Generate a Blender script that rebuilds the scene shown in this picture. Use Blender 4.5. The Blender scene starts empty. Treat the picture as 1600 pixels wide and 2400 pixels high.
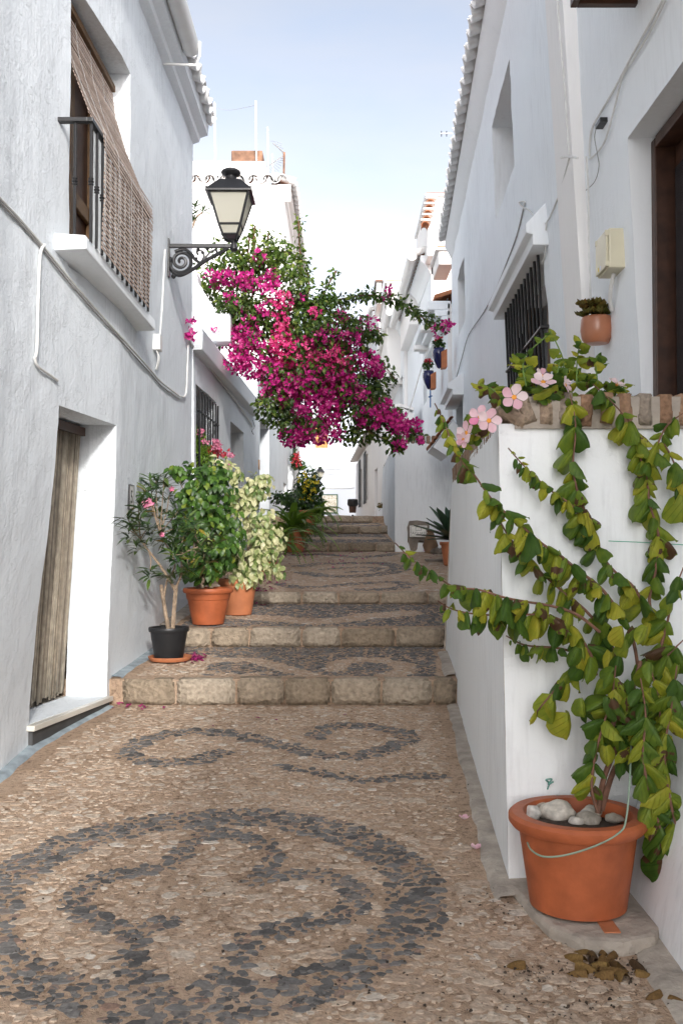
import bpy, bmesh, math, random
import numpy as np
from mathutils import Vector, Matrix, Quaternion, noise as mnoise

random.seed(7); rng = np.random.default_rng(11)
SC = bpy.context.scene
COL = SC.collection

# ------------------------------------------------------------------ camera, sky, sun, exposure
F = 2300.0; HZ = 1260.0; CAMZ = 1.55
PITCH = math.atan((HZ - 1200.0) / F)
cam = bpy.data.cameras.new('camera'); camo = bpy.data.objects.new('camera', cam); COL.objects.link(camo)
camo.location = (0, 0, CAMZ); camo.rotation_euler = (math.pi/2 + PITCH, 0, 0)
cam.sensor_fit = 'VERTICAL'; cam.sensor_height = 36; cam.sensor_width = 24; cam.lens = 36*F/2400
cam.clip_start = 0.05; cam.clip_end = 2000
SC.camera = camo

SUN = Vector((-1.0, 4.3, -1.75)).normalized()          # direction the light travels
world = bpy.data.worlds.new('World'); SC.world = world; world.use_nodes = True
wn = world.node_tree.nodes; wl = world.node_tree.links
bg = wn['Background']
sky = wn.new('ShaderNodeTexSky'); sky.sky_type = 'NISHITA'; sky.sun_disc = False
sky.sun_elevation = math.asin(-SUN.z); sky.sun_rotation = math.atan2(-SUN.x, -SUN.y)
sky.altitude = 300; sky.air_density = 1.0; sky.dust_density = 4.0; sky.ozone_density = 1.4
tc = wn.new('ShaderNodeTexCoord'); mp = wn.new('ShaderNodeMapping'); mp.inputs['Scale'].default_value = (1.0, 1.3, 3.2)
nz = wn.new('ShaderNodeTexNoise'); nz.inputs['Scale'].default_value = 1.6; nz.inputs['Detail'].default_value = 6; nz.inputs['Roughness'].default_value = 0.55
rp = wn.new('ShaderNodeMapRange'); rp.inputs[1].default_value = 0.30; rp.inputs[2].default_value = 0.72; rp.inputs[3].default_value = 0.42; rp.inputs[4].default_value = 0.95
bw = wn.new('ShaderNodeRGBToBW'); hz = wn.new('ShaderNodeMixRGB'); hz.blend_type = 'MULTIPLY'; hz.inputs[0].default_value = 1; hz.inputs[2].default_value = (1.36, 1.36, 1.42, 1)
mx = wn.new('ShaderNodeMixRGB')           # thin high cloud: the sky's own brightness, whitened
wl.new(sky.outputs[0], bw.inputs[0]); wl.new(bw.outputs[0], hz.inputs[1]); wl.new(hz.outputs[0], mx.inputs[2])
wl.new(tc.outputs['Generated'], mp.inputs[0]); wl.new(mp.outputs[0], nz.inputs[0]); wl.new(nz.outputs[0], rp.inputs[0])
wl.new(rp.outputs[0], mx.inputs[0]); wl.new(sky.outputs[0], mx.inputs[1]); wl.new(mx.outputs[0], bg.inputs[0])
bg.inputs[1].default_value = 0.145
sl = bpy.data.lights.new('sun', 'SUN'); sl.energy = 1.3; sl.angle = math.radians(3.0); sl.color = (1.0, 0.97, 0.925)
so = bpy.data.objects.new('sun', sl); COL.objects.link(so); so.rotation_euler = SUN.to_track_quat('-Z', 'Y').to_euler(); so.location = (5, -20, 20)
SC.view_settings.view_transform = 'Standard'; SC.view_settings.look = 'None'
SC.view_settings.gamma = 1; SC.view_settings.use_curve_mapping = False
SC.view_settings.exposure = 1.12
SC.render.engine = 'CYCLES'
SC.cycles.max_bounces = 8; SC.cycles.diffuse_bounces = 5; SC.cycles.use_denoising = True

# ------------------------------------------------------------------ measuring helpers
def raydir(px, py):
    a = (px-800)/F; b = (1200-py)/F
    c, s = math.cos(PITCH), math.sin(PITCH)
    return Vector((a, c - b*s, s + b*c))
def at(px, py, Y):
    d = raydir(px, py); t = Y/d.y
    return Vector((d.x*t, Y, CAMZ + d.z*t))
def onwall(px, py, Xf):
    d = raydir(px, py); lo, hi = 2.0, 60.0
    side = 1 if px > 800 else -1
    for _ in range(50):
        m = (lo+hi)/2; p = at(px, py, m)
        if side*(p.x - Xf(m, p.z)) > 0: hi = m
        else: lo = m
    return at(px, py, lo)

# ------------------------------------------------------------------ object helpers
def worldm(o):
    m = o.matrix_basis.copy()
    return worldm(o.parent) @ o.matrix_parent_inverse @ m if o.parent else m
def link(o, parent=None):
    COL.objects.link(o)
    if parent is not None:
        o.parent = parent; o.matrix_parent_inverse = worldm(parent).inverted()   # children are given in world coordinates
    return o
def mesh(name, verts, faces, smooth=False):
    me = bpy.data.meshes.new(name)
    me.from_pydata([tuple(v) for v in verts], [], [tuple(f) for f in faces]); me.update()
    if smooth: me.shade_smooth()
    return me
def obj(name, me, mat=None, parent=None, loc=None, rot=None, sc=None):
    o = bpy.data.objects.new(name, me)
    if mat is not None and not me.materials: me.materials.append(mat)
    link(o, parent)
    if loc is not None: o.location = loc
    if rot is not None: o.rotation_euler = rot
    if sc is not None: o.scale = sc
    return o
def tag(o, label=None, cat=None, group=None, kind=None):
    if label: o['label'] = label
    if cat: o['category'] = cat
    if group: o['group'] = group
    if kind: o['kind'] = kind
    return o
def thing(name, label, cat, loc=(0,0,0), group=None, rotz=0):
    o = bpy.data.objects.new(name, None); COL.objects.link(o); o.location = loc; o.rotation_euler = (0,0,rotz)
    o.empty_display_size = 0.1
    return tag(o, label, cat, group)
class MB:
    def __init__(s): s.v = []; s.f = []
    def add(s, v, f):
        k = len(s.v); s.v += [Vector(q) for q in v]; s.f += [tuple(i+k for i in q) for q in f]; return s
    def box(s, a, b):
        x0,y0,z0 = a; x1,y1,z1 = b
        return s.add([(x0,y0,z0),(x1,y0,z0),(x1,y1,z0),(x0,y1,z0),(x0,y0,z1),(x1,y0,z1),(x1,y1,z1),(x0,y1,z1)],
                     [(0,3,2,1),(4,5,6,7),(0,1,5,4),(1,2,6,5),(2,3,7,6),(3,0,4,7)])
    def tube(s, pts, r, n=8, cap=True):
        pts = [Vector(p) for p in pts]; rs = r if isinstance(r, (list,tuple)) else [r]*len(pts)
        base = len(s.v); up = Vector((0.13,0.21,1)).normalized()
        prev = None
        for i,p in enumerate(pts):
            d = (pts[min(i+1,len(pts)-1)] - pts[max(i-1,0)])
            if d.length < 1e-9: d = Vector((0,0,1))
            d.normalize()
            if prev is None:
                a = d.cross(up)
                if a.length < .05: a = d.cross(Vector((1,0,0)))
            else: a = prev - d*prev.dot(d)
            a.normalize(); prev = a; b = d.cross(a)
            for k in range(n):
                t = 2*math.pi*k/n
                s.v.append(p + (a*math.cos(t) + b*math.sin(t))*rs[i])
        for i in range(len(pts)-1):
            for k in range(n):
                k2 = (k+1)%n
                s.f.append((base+i*n+k, base+i*n+k2, base+(i+1)*n+k2, base+(i+1)*n+k))
        if cap:
            s.f.append(tuple(base+k for k in range(n))[::-1]); e = base+(len(pts)-1)*n
            s.f.append(tuple(e+k for k in range(n)))
        return s
    def lathe(s, prof, n=32, c=(0,0,0)):
        base = len(s.v); c = Vector(c)
        for r,z in prof:
            for k in range(n):
                t = 2*math.pi*k/n; s.v.append(c+Vector((r*math.cos(t), r*math.sin(t), z)))
        for i in range(len(prof)-1):
            for k in range(n):
                k2=(k+1)%n; s.f.append((base+i*n+k, base+i*n+k2, base+(i+1)*n+k2, base+(i+1)*n+k))
        if prof[0][0] > 1e-4: s.f.append(tuple(base+k for k in range(n))[::-1])
        if prof[-1][0] > 1e-4: e = base+(len(prof)-1)*n; s.f.append(tuple(e+k for k in range(n)))
        return s
    def prism(s, poly, off):      # poly: list of 3-D points, off: vector
        n = len(poly); off = Vector(off); P = [Vector(p) for p in poly]
        f = [tuple(range(n))[::-1], tuple(range(n,2*n))] + [(i,(i+1)%n,n+(i+1)%n,n+i) for i in range(n)]
        return s.add(P+[p+off for p in P], f)
    def build(s, name, mat, parent=None, smooth=False, bevel=0, loc=None):
        me = mesh(name, s.v, s.f, smooth)
        bm = bmesh.new(); bm.from_mesh(me)
        bmesh.ops.recalc_face_normals(bm, faces=bm.faces)
        if bevel:
            bmesh.ops.bevel(bm, geom=[e for e in bm.edges if len(e.link_faces)==2 and e.calc_face_angle(0) > .5], offset=bevel, segments=2, affect='EDGES', profile=.6)
        bm.to_mesh(me); bm.free()
        if smooth:
            me.shade_smooth()
            try: me.set_sharp_from_angle(angle=math.radians(40))
            except Exception: pass
        return obj(name, me, mat, parent, loc)
def box(name, a, b, mat, parent=None, bevel=0): return MB().box(a,b).build(name, mat, parent, bevel=bevel)
def tube(name, pts, r, mat, parent=None, n=8): return MB().tube(pts, r, n).build(name, mat, parent, smooth=True)
def smoothpts(pts, k=6):
    P = [Vector(p) for p in pts]; out = []
    for i in range(len(P)-1):
        p0 = P[max(i-1,0)]; p1 = P[i]; p2 = P[i+1]; p3 = P[min(i+2,len(P)-1)]
        for j in range(k):
            t = j/k
            out.append(.5*((2*p1)+(p2-p0)*t+(2*p0-5*p1+4*p2-p3)*t*t+(3*p1-p0-3*p2+p3)*t**3))
    out.append(P[-1]); return out

# ------------------------------------------------------------------ materials
def nt(name):
    m = bpy.data.materials.new(name); m.use_nodes = True
    n = m.node_tree.nodes; l = m.node_tree.links
    return m, n, l, n['Principled BSDF']
def ramp(n, stops):
    r = n.new('ShaderNodeValToRGB'); e = r.color_ramp.elements
    while len(e) < len(stops): e.new(0.5)
    for i,(p,c) in enumerate(stops): e[i].position = p; e[i].color = (*c, 1)
    return r
def simple(name, c, rough=.6, var=.25, scale=8, bump=.0, bscale=60, metal=0, spec=.4, sub=None, coords='pos'):
    m, n, l, b = nt(name)
    g = n.new('ShaderNodeNewGeometry')
    x = n.new('ShaderNodeTexNoise'); x.inputs['Scale'].default_value = scale; x.inputs['Detail'].default_value = 6
    l.new(g.outputs['Position'], x.inputs['Vector'])
    r = ramp(n, [(.3, tuple(v*(1-var) for v in c)), (.7, tuple(min(1,v*(1+var)) for v in c))])
    l.new(x.outputs[0], r.inputs[0]); l.new(r.outputs[0], b.inputs['Base Color'])
    b.inputs['Roughness'].default_value = rough; b.inputs['Metallic'].default_value = metal
    b.inputs['Specular IOR Level'].default_value = spec
    if bump:
        y = n.new('ShaderNodeTexNoise'); y.inputs['Scale'].default_value = bscale; y.inputs['Detail'].default_value = 5
        l.new(g.outputs['Position'], y.inputs['Vector'])
        q = n.new('ShaderNodeBump'); q.inputs['Strength'].default_value = 1; q.inputs['Distance'].default_value = bump
        l.new(y.outputs[0], q.inputs['Height']); l.new(q.outputs[0], b.inputs['Normal'])
    return m
def plaster(name, c=(.80,.80,.785), b1=.010, b2=.003, streak=.004, stain=.07):
    m, n, l, b = nt(name)
    g = n.new('ShaderNodeNewGeometry')
    def noise(scale, detail=5, vec=None, rough=.55):
        x = n.new('ShaderNodeTexNoise'); x.inputs['Scale'].default_value = scale; x.inputs['Detail'].default_value = detail; x.inputs['Roughness'].default_value = rough
        l.new(vec if vec else g.outputs['Position'], x.inputs['Vector']); return x
    mp = n.new('ShaderNodeMapping'); mp.inputs['Scale'].default_value = (9,9,1.1); l.new(g.outputs['Position'], mp.inputs[0])
    n1 = noise(3.2, 8, rough=.62); n2 = noise(55, 4); n3 = noise(4, 6, mp.outputs[0]); n4 = noise(.9, 5)
    # lime-wash flakes: thresholded noise edges
    n5 = noise(4.2, 9, rough=.72); fl = n.new('ShaderNodeMapRange'); fl.interpolation_type = 'SMOOTHSTEP'
    fl.inputs[1].default_value = .53; fl.inputs[2].default_value = .56; l.new(n5.outputs[0], fl.inputs[0])
    def mul(a, k):
        x = n.new('ShaderNodeMath'); x.operation = 'MULTIPLY'; l.new(a, x.inputs[0]); x.inputs[1].default_value = k; return x.outputs[0]
    def add(a, c2):
        x = n.new('ShaderNodeMath'); x.operation = 'ADD'; l.new(a, x.inputs[0]); l.new(c2, x.inputs[1]); return x.outputs[0]
    h = add(add(mul(n1.outputs[0], b1*2.2), mul(n2.outputs[0], b2)), add(mul(n3.outputs[0], streak), mul(fl.outputs[0], b2*.42)))
    q = n.new('ShaderNodeBump'); q.inputs['Strength'].default_value = 1; q.inputs['Distance'].default_value = 1.0
    l.new(h, q.inputs['Height']); l.new(q.outputs[0], b.inputs['Normal'])
    s = add(mul(n3.outputs[0], .5), mul(n4.outputs[0], .5))
    r = ramp(n, [(.34, tuple(v*(1-stain*1.6) for v in c)), (.5, c), (.68, tuple(min(.93,v*1.02) for v in c))])
    l.new(s, r.inputs[0]); l.new(r.outputs[0], b.inputs['Base Color'])
    b.inputs['Roughness'].default_value = .88; b.inputs['Specular IOR Level'].default_value = .2
    return m
def islandmat(name, stops, rough=.5, spec=.4, trans=0, bump=0, bscale=150, objrand=True):
    """colour varies from piece to piece (each mesh island, and each object)"""
    m, n, l, b = nt(name)
    g = n.new('ShaderNodeNewGeometry'); oi = n.new('ShaderNodeObjectInfo')
    a = n.new('ShaderNodeMath'); a.operation = 'ADD'; l.new(g.outputs['Random Per Island'], a.inputs[0]); l.new(oi.outputs['Random'], a.inputs[1])
    fr = n.new('ShaderNodeMath'); fr.operation = 'FRACT'; l.new(a.outputs[0], fr.inputs[0])
    r = ramp(n, stops); l.new(fr.outputs[0], r.inputs[0])
    x = n.new('ShaderNodeTexNoise'); x.inputs['Scale'].default_value = bscale; x.inputs['Detail'].default_value = 4; l.new(g.outputs['Position'], x.inputs['Vector'])
    mr = n.new('ShaderNodeMapRange'); mr.inputs[1].default_value=.3; mr.inputs[2].default_value=.7; mr.inputs[3].default_value=.72; mr.inputs[4].default_value=1.22
    l.new(x.outputs[0], mr.inputs[0])
    mm = n.new('ShaderNodeMixRGB'); mm.blend_type='MULTIPLY'; mm.inputs[0].default_value=1
    l.new(r.outputs[0], mm.inputs[1]); l.new(mr.outputs[0], mm.inputs[2]); l.new(mm.outputs[0], b.inputs['Base Color'])
    b.inputs['Roughness'].default_value = rough; b.inputs['Specular IOR Level'].default_value = spec
    if bump:
        q = n.new('ShaderNodeBump'); q.inputs['Distance'].default_value = bump; l.new(x.outputs[0], q.inputs['Height']); l.new(q.outputs[0], b.inputs['Normal'])
    if trans:
        t = n.new('ShaderNodeBsdfTranslucent'); ms = n.new('ShaderNodeMixShader'); ms.inputs[0].default_value = trans
        l.new(mm.outputs[0], t.inputs[0]); l.new(b.outputs[0], ms.inputs[1]); l.new(t.outputs[0], ms.inputs[2])
        l.new(ms.outputs[0], n['Material Output'].inputs[0])
    return m

M = {}
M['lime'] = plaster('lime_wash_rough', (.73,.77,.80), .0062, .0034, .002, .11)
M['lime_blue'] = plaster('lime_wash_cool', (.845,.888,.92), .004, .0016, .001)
M['smooth'] = plaster('smooth_render', (.85,.883,.905), .0025, .0008, .0006, .04)
M['cream'] = plaster('white_paint', (.85,.84,.825), .002, .0006, .0004, .03)
M['plant_wall'] = plaster('parapet_render', (.855,.88,.89), .0034, .0013, .0012, .085)
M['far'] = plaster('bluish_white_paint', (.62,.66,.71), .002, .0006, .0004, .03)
M['iron'] = simple('black_iron', (.012,.012,.013), .38, .3, 30, .001, 90, spec=.5)
M['terracotta'] = simple('terracotta', (.42,.15,.065), .75, .2, 7, .0015, 60)
M['plastic_brown'] = simple('brown_plastic', (.37,.098,.036), .52, .2, 11, .0014, 50)
M['plastic_black'] = simple('black_plastic', (.013,.013,.014), .42, .3, 12)
M['soil'] = simple('soil', (.05,.035,.025), .95, .5, 40, .02, 50)
M['wood_dark'] = simple('dark_wood', (.055,.024,.014), .45, .4, 12, .001, 50)
M['wood_door'] = simple('brown_door_wood', (.13,.068,.025), .5, .35, 9, .001, 40)
M['wood_warm'] = simple('warm_wood', (.30,.15,.06), .55, .35, 9, .001, 40)
M['glass_dark'] = simple('dark_window', (.015,.015,.017), .12, .2, 4, spec=.6)
M['tile_white'] = simple('limed_tile', (.74,.74,.73), .85, .1, 14, .003, 40)
M['tile_red'] = simple('roof_tile', (.42,.17,.08), .85, .3, 10, .003, 40)
M['cement'] = simple('grey_cement', (.36,.315,.265), .95, .3, 9, .012, 26)
M['cement_dark'] = simple('dark_cement', (.23,.195,.16), .95, .35, 9, .012, 25)
M['blue_cement'] = simple('blue_painted_cement', (.27,.315,.34), .85, .3, 12, .006, 30)
M['marble'] = simple('threshold_marble', (.56,.53,.47), .3, .12, 3, spec=.5)
M['cable'] = simple('white_cable', (.68,.68,.66), .6, .1, 20)
M['pvc'] = simple('white_pvc', (.74,.74,.72), .4, .06, 4)
M['cable_grey'] = simple('grey_cable', (.30,.29,.28), .7, .2, 20)
M['twig'] = simple('brown_stem', (.17,.085,.055), .8, .35, 30, .002, 120)
M['bark'] = simple('grey_bark', (.27,.20,.14), .9, .35, 30, .004, 80)
M['green_stem'] = simple('green_stem', (.12,.20,.04), .6, .25, 30)

# ------------------------------------------------------------------ ground
SEG = [(-14, 6.6, -.92, .4356), (6.6, 7.87, .60, .677), (7.87, 9.47, .82, .916), (9.47, 14.77, 1.02, 1.338),
       (14.77, 17.3, 1.466, 1.618), (17.3, 18.8, 1.746, 1.836), (18.8, 60, 1.963, 1.99)]
def zg(y):
    for a,b,c,d in SEG:
        if y < b: return c + (d-c)*(y-a)/(b-a)
    return SEG[-1][3]
def ong(px, py):
    d = raydir(px, py); best = None
    for a,b,c,e in SEG:
        k = (e-c)/(b-a); den = d.z - k*d.y
        if abs(den) < 1e-9: continue
        t = (c - k*a - CAMZ)/den; y = d.y*t
        if t > 0 and a-.02 <= y <= b+.02: return Vector((d.x*t, y, CAMZ+d.z*t))
    return at(px, py, 12)
_ph = rng.uniform(0, 6.28, (24, 4)); _fr = rng.normal(0, 1, (24, 3))
def sn(x, y, z, s):           # smooth pseudo-noise, about -1..1
    o = 0
    for i in range(10):
        f = _fr[i]*(1+.35*i)
        o = o + np.sin((f[0]*x+f[1]*y+f[2]*z)*s + _ph[i,0])/(1+.25*i)
    return o/3.2

def make_mortar():
    m, n, l, b = nt('mortar_tan')
    g = n.new('ShaderNodeNewGeometry')
    def N(s, d=6):
        x = n.new('ShaderNodeTexNoise'); x.inputs['Scale'].default_value = s; x.inputs['Detail'].default_value = d; x.inputs['Roughness'].default_value=.65
        l.new(g.outputs['Position'], x.inputs['Vector']); return x
    a = N(2.2); c = N(38, 8); d = N(120, 3)
    r = ramp(n, [(.30,(.31,.218,.152)),(.5,(.42,.30,.21)),(.7,(.50,.37,.272))]); l.new(a.outputs[0], r.inputs[0])
    r2 = ramp(n, [(.32,(.42,.38,.35)),(.48,(1,1,1)),(.66,(1.15,1.14,1.12))]); l.new(c.outputs[0], r2.inputs[0])
    mm = n.new('ShaderNodeMixRGB'); mm.blend_type='MULTIPLY'; mm.inputs[0].default_value=1
    l.new(r.outputs[0], mm.inputs[1]); l.new(r2.outputs[0], mm.inputs[2]); l.new(mm.outputs[0], b.inputs['Base Color'])
    ad = n.new('ShaderNodeMath'); ad.operation='ADD'; l.new(c.outputs[0], ad.inputs[0]); l.new(d.outputs[0], ad.inputs[1])
    q = n.new('ShaderNodeBump'); q.inputs['Distance'].default_value=.012; l.new(ad.outputs[0], q.inputs['Height']); l.new(q.outputs[0], b.inputs['Normal'])
    b.inputs['Roughness'].default_value=.95; b.inputs['Specular IOR Level'].default_value=.2
    return m
M['mortar'] = make_mortar()
M['stone_dark'] = islandmat('slate_cobble', [(0,(.066,.062,.059)),(.4,(.112,.105,.099)),(.8,(.172,.162,.152)),(.93,(.18,.155,.135)),(1,(.24,.155,.115))], .72, .35, bump=.004, bscale=70)
M['stone_light'] = islandmat('limestone_cobble', [(0,(.36,.262,.188)),(.4,(.42,.322,.242)),(.8,(.455,.365,.282)),(.95,(.49,.41,.33)),(1,(.55,.49,.42))], .92, .2, bump=.011, bscale=48)
M['riser'] = islandmat('step_stone', [(0,(.265,.21,.15)),(.5,(.345,.28,.208)),(1,(.415,.352,.275))], .95, .2, bump=.022, bscale=34)

def build_ground():
    V=[]; Fc=[]
    for a,b,c,d in SEG:
        ys = np.concatenate([np.arange(a, 2.4, .6), np.arange(max(a,2.4), b, .06 if b<20 else .4)]) if a<2.4 else np.arange(a, b, .06 if b < 20 else .4)
        ys = np.append(ys, b)
        xs = np.arange(-2.3, 1.85, .06); k=len(V); nx=len(xs)
        for y in ys:
            z = c+(d-c)*(y-a)/(b-a)
            zz = z + .006*sn(xs, y, 0, 3.0) + .003*sn(xs, y, 4, 11) - .02*((xs+.35)/1.1)**2*0
            V += [(float(x), float(y), float(q)) for x,q in zip(xs,zz)]
        for j in range(len(ys)-1):
            for i in range(nx-1): Fc.append((k+j*nx+i, k+j*nx+i+1, k+(j+1)*nx+i+1, k+(j+1)*nx+i))
        # riser face down to the segment before
        if k:
            for i in range(nx-1): Fc.append((k-nx+i, k-nx+i+1, k+i+1, k+i))
    st = obj('street', mesh('street', V, Fc, False), M['mortar']); tag(st, kind='structure')
    g = box('terrain', (-300,-200,-2.2), (300,400,-1.2), M['cement']); tag(g, kind='structure')
    return st
STREET = build_ground()

# riser stones: each block of each step is a piece of the street
def rough_block(L, H, D, seed, bev=.012, amp=.006):
    b = bmesh.new(); bmesh.ops.create_cube(b, size=1)
    for v in b.verts: v.co = Vector((v.co.x*L, v.co.y*D, v.co.z*H))
    bmesh.ops.bevel(b, geom=list(b.edges), offset=min(bev,H*.12), segments=2, affect='EDGES')
    bmesh.ops.subdivide_edges(b, edges=[e for e in b.edges if e.calc_length()>.08], cuts=3, use_grid_fill=True)
    for v in b.verts:
        q = mnoise.noise_vector(v.co*16+Vector((seed*3.7,seed,0))); v.co += q*amp
    me = bpy.data.meshes.new('riser_stone'); b.to_mesh(me); b.free(); me.materials.append(M['riser']); me.shade_smooth(); return me
RS = [(6.6,.4356,.60,-1.47,.77),(7.87,.677,.82,-1.40,.84),(9.47,.916,1.02,-1.35,1.25),(14.77,1.338,1.466,-.95,.84),(17.3,1.618,1.746,-.85,.84),(18.8,1.836,1.963,-.75,.60)]
for k,(y,z0,z1,xa,xb) in enumerate(RS):
    x = xa
    while x < xb-.05:
        L = random.uniform(.30,.50); L = min(L, xb-x)
        if xb-x-L < .12: L = xb-x
        H = z1-z0+.012
        o = obj('riser_stone', rough_block(L-.016, H, .14, random.random()*50, .016, .010), None, STREET)
        o.location = (x+L/2, y+.032+random.uniform(-.006,.006)+.010*((x+L/2+.35)/1.1)**2, z0+H/2-.005+random.uniform(-.004,.004)); o.rotation_euler = (random.uniform(-.03,.03),random.uniform(-.012,.012),random.uniform(-.02,.02))
        x += L

# mosaic pattern, traced as bands on the paving
def G(pts, sc, ox, oy): return [ong(ox+x/sc, oy+y/sc).xy for x,y in pts]
BANDS_D = []; BANDS_L = []
c1 = (1568/1100, 0, 1880); c7 = (1568/950, 200, 1250); c3 = (1568/540, 560, 1180)
BANDS_D += [(G([(700,95),(640,140),(585,195),(480,228),(370,240),(285,275),(250,325),(290,375),(370,410),(450,425),(550,400)],*c1), .055),
            (G([(450,440),(430,500),(440,560),(500,610),(580,640)],*c1), .058),
            (G([(700,95),(790,115),(880,135),(925,180),(900,225),(870,255)],*c1), .055),
            (G([(840,262),(960,240),(1080,240),(1170,275),(1200,320),(1160,370),(1060,395),(930,420),(830,455),(810,510),(770,560),(700,620)],*c1), .058),
            (G([(520,850),(430,882),(300,888),(190,870),(155,845),(220,800),(330,775),(450,768),(560,778),(650,797),(760,822),(850,848),(940,862),(1060,862),(1170,840),(1250,800),(1225,772),(1120,750),(1000,746),(910,762),(900,785)],*c7), .075),
            (G([(760,905),(900,930),(1100,960),(1260,940),(1420,945)],*c7), .05),
            (G([(400,355),(560,345),(700,360),(830,368),(950,360),(1040,345)],*c3), .13),
            (G([(420,425),(560,410),(760,405),(960,405),(1080,425),(1100,450),(1000,475),(860,490),(700,497),(540,488),(440,470)],*c3), .13),
            (G([(560,450),(700,440),(860,435),(960,442),(900,460),(760,468)],*c3), .07),
            (G([(280,550),(400,575),(600,565),(800,545),(950,535),(1080,535),(1150,552),(1090,575),(950,586),(840,583)],*c3), .09)]
BANDS_L += [(G([(390,545),(430,512),(520,490),(640,490),(720,507),(800,532),(900,556),(1000,565),(1140,560),(1225,535),(1235,510),(1150,492),(1050,488),(975,502),(965,525)],*c7), .085),
            (G([(470,540),(600,555),(700,540)],*c7), .05),
            (G([(600,322),(740,330),(870,343),(1000,335),(1120,320),(1240,310)],*c7), .16),
            (G([(420,235),(600,238),(760,236),(900,238)],*c3), .28), (G([(440,148),(640,155),(900,140)],*c3), .16)]
def pdist(X, Y, poly):
    d = np.full(X.shape, 9.)
    for a,b in zip(poly[:-1], poly[1:]):
        ab = np.array(b)-np.array(a); L = max(ab@ab, 1e-9)
        t = np.clip(((X-a[0])*ab[0]+(Y-a[1])*ab[1])/L, 0, 1)
        d = np.minimum(d, np.hypot(X-a[0]-t*ab[0], Y-a[1]-t*ab[1]))
    return d
def isdark(X, Y, seg):
    dark = np.zeros(X.shape, bool)
    if seg == 0:
        r = np.hypot(X+.5, Y-3.66); dark |= (r < .885) & (r > .665)
    if seg == 1: dark = (X > -.95) | (Y > 7.5)
    if seg == 2: dark = np.ones(X.shape, bool) & ~((Y > 8.45) & (Y < 9.2) & (X < -.2) & (X > -.9) & False)
    if seg in (4,5): dark = np.ones(X.shape, bool)
    for p,w in BANDS_D: dark |= pdist(X,Y,p) < w
    for p,w in BANDS_L:
        if seg in (1,2,4,5): dark &= ~(pdist(X,Y,p) < w)
    if seg == 2: dark |= (((X+.02)/.55)**2 + ((Y-9.2)/.16)**2) < 1
    return dark
def right_edge(y): return np.interp(y, [2, 3.0, 3.45, 3.74, 3.76, 6.65, 7.75, 7.8, 14.6, 14.7, 20],[.93,.93,.93,.9,.50,.66,.74,1.3,1.5,.80,.70])
def left_edge(y): return np.interp(y, [2, 4.9, 5.55, 6.55, 7.5, 8.5, 9.75, 16, 20],[-1.72,-1.66,-1.66,-1.46,-1.40,-1.36,-1.36,-1.3,-1.2])
TMPL = []
for k in range(16):
    n = 7; a = np.sort((np.arange(n)+rng.uniform(-.32,.32,n))*2*np.pi/n); r = rng.uniform(.78,1.15,n)
    ring = np.stack([r*np.cos(a), r*np.sin(a)],1); tilt = rng.uniform(-.25,.25,2)
    top = ring*rng.uniform(.80,.93,(n,1))
    v = np.concatenate([np.c_[ring, np.zeros(n)], np.c_[top, 1+top@tilt]])
    TMPL.append(v)
TF = [(i,(i+1)%7,7+(i+1)%7,7+i) for i in range(7)] + [tuple(range(7,14))]
STONES = []
def lay1(seg, y0, y1, sx, sy, which, big=1.0):
    a,b,c,d = SEG[seg]
    ny = int((y1-y0)/sy); X=[];Y=[]
    for j in range(ny):
        xs = np.arange(-1.8, 1.6, sx) + (sx/2 if j%2 else 0)
        X.append(xs+rng.normal(0,.19*sx,len(xs))); Y.append(y0+(j+.5)*sy+rng.normal(0,.17*sy,len(xs)))
    X=np.concatenate(X); Y=np.concatenate(Y)
    ok=(X>left_edge(Y)+.07)&(X<right_edge(Y)-.02)&(Y>y0)&(Y<y1-.03)
    X=X[ok];Y=Y[ok]; dk=isdark(X,Y,seg); wh=dk==which; X=X[wh];Y=Y[wh];dk=dk[wh]
    n=len(X); s=np.clip(rng.lognormal(-.03,.33,n),.45,1.55)
    keep = rng.uniform(0,1,n) > np.where(dk,.08,.14); X,Y,dk,s=X[keep],Y[keep],dk[keep],s[keep]; n=len(X)
    kk=np.where(dk,.49,.46); sxx=sx*kk*s*rng.uniform(.75,1.25,n)*big; syy=sy*kk*s*rng.uniform(.7,1.15,n)*big
    h=rng.uniform(.003,.0065,n)*np.where(dk,1,.8); rot=rng.normal(0,.35,n)
    Z=c+(d-c)*(Y-a)/(b-a)+.006*sn(X,Y,0,3.0)+.003*sn(X,Y,4,11)-.002
    for i in range(n): STONES.append((X[i],Y[i],Z[i],sxx[i],syy[i],h[i],rot[i],bool(dk[i]),(d-c)/(b-a)))
def lay(seg,y0,y1,sx,sy):
    lay1(seg,y0,y1,sx*(1.15 if y0<3 else 1),sy*(1.15 if y0<3 else 1),False); lay1(seg,y0,y1,sx*.84,sy*.84,True)
lay(0, 2.45, 4.75, .062, .044); lay(0, 4.75, 6.56, .058, .044)
lay(1, 6.72, 7.86, .05, .046); lay(2, 8.0, 9.46, .055, .05); lay(3, 9.62, 14.75, .06, .055); lay(4, 14.9, 17.28, .07, .06); lay(5, 17.45, 18.78, .08, .07)
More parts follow.
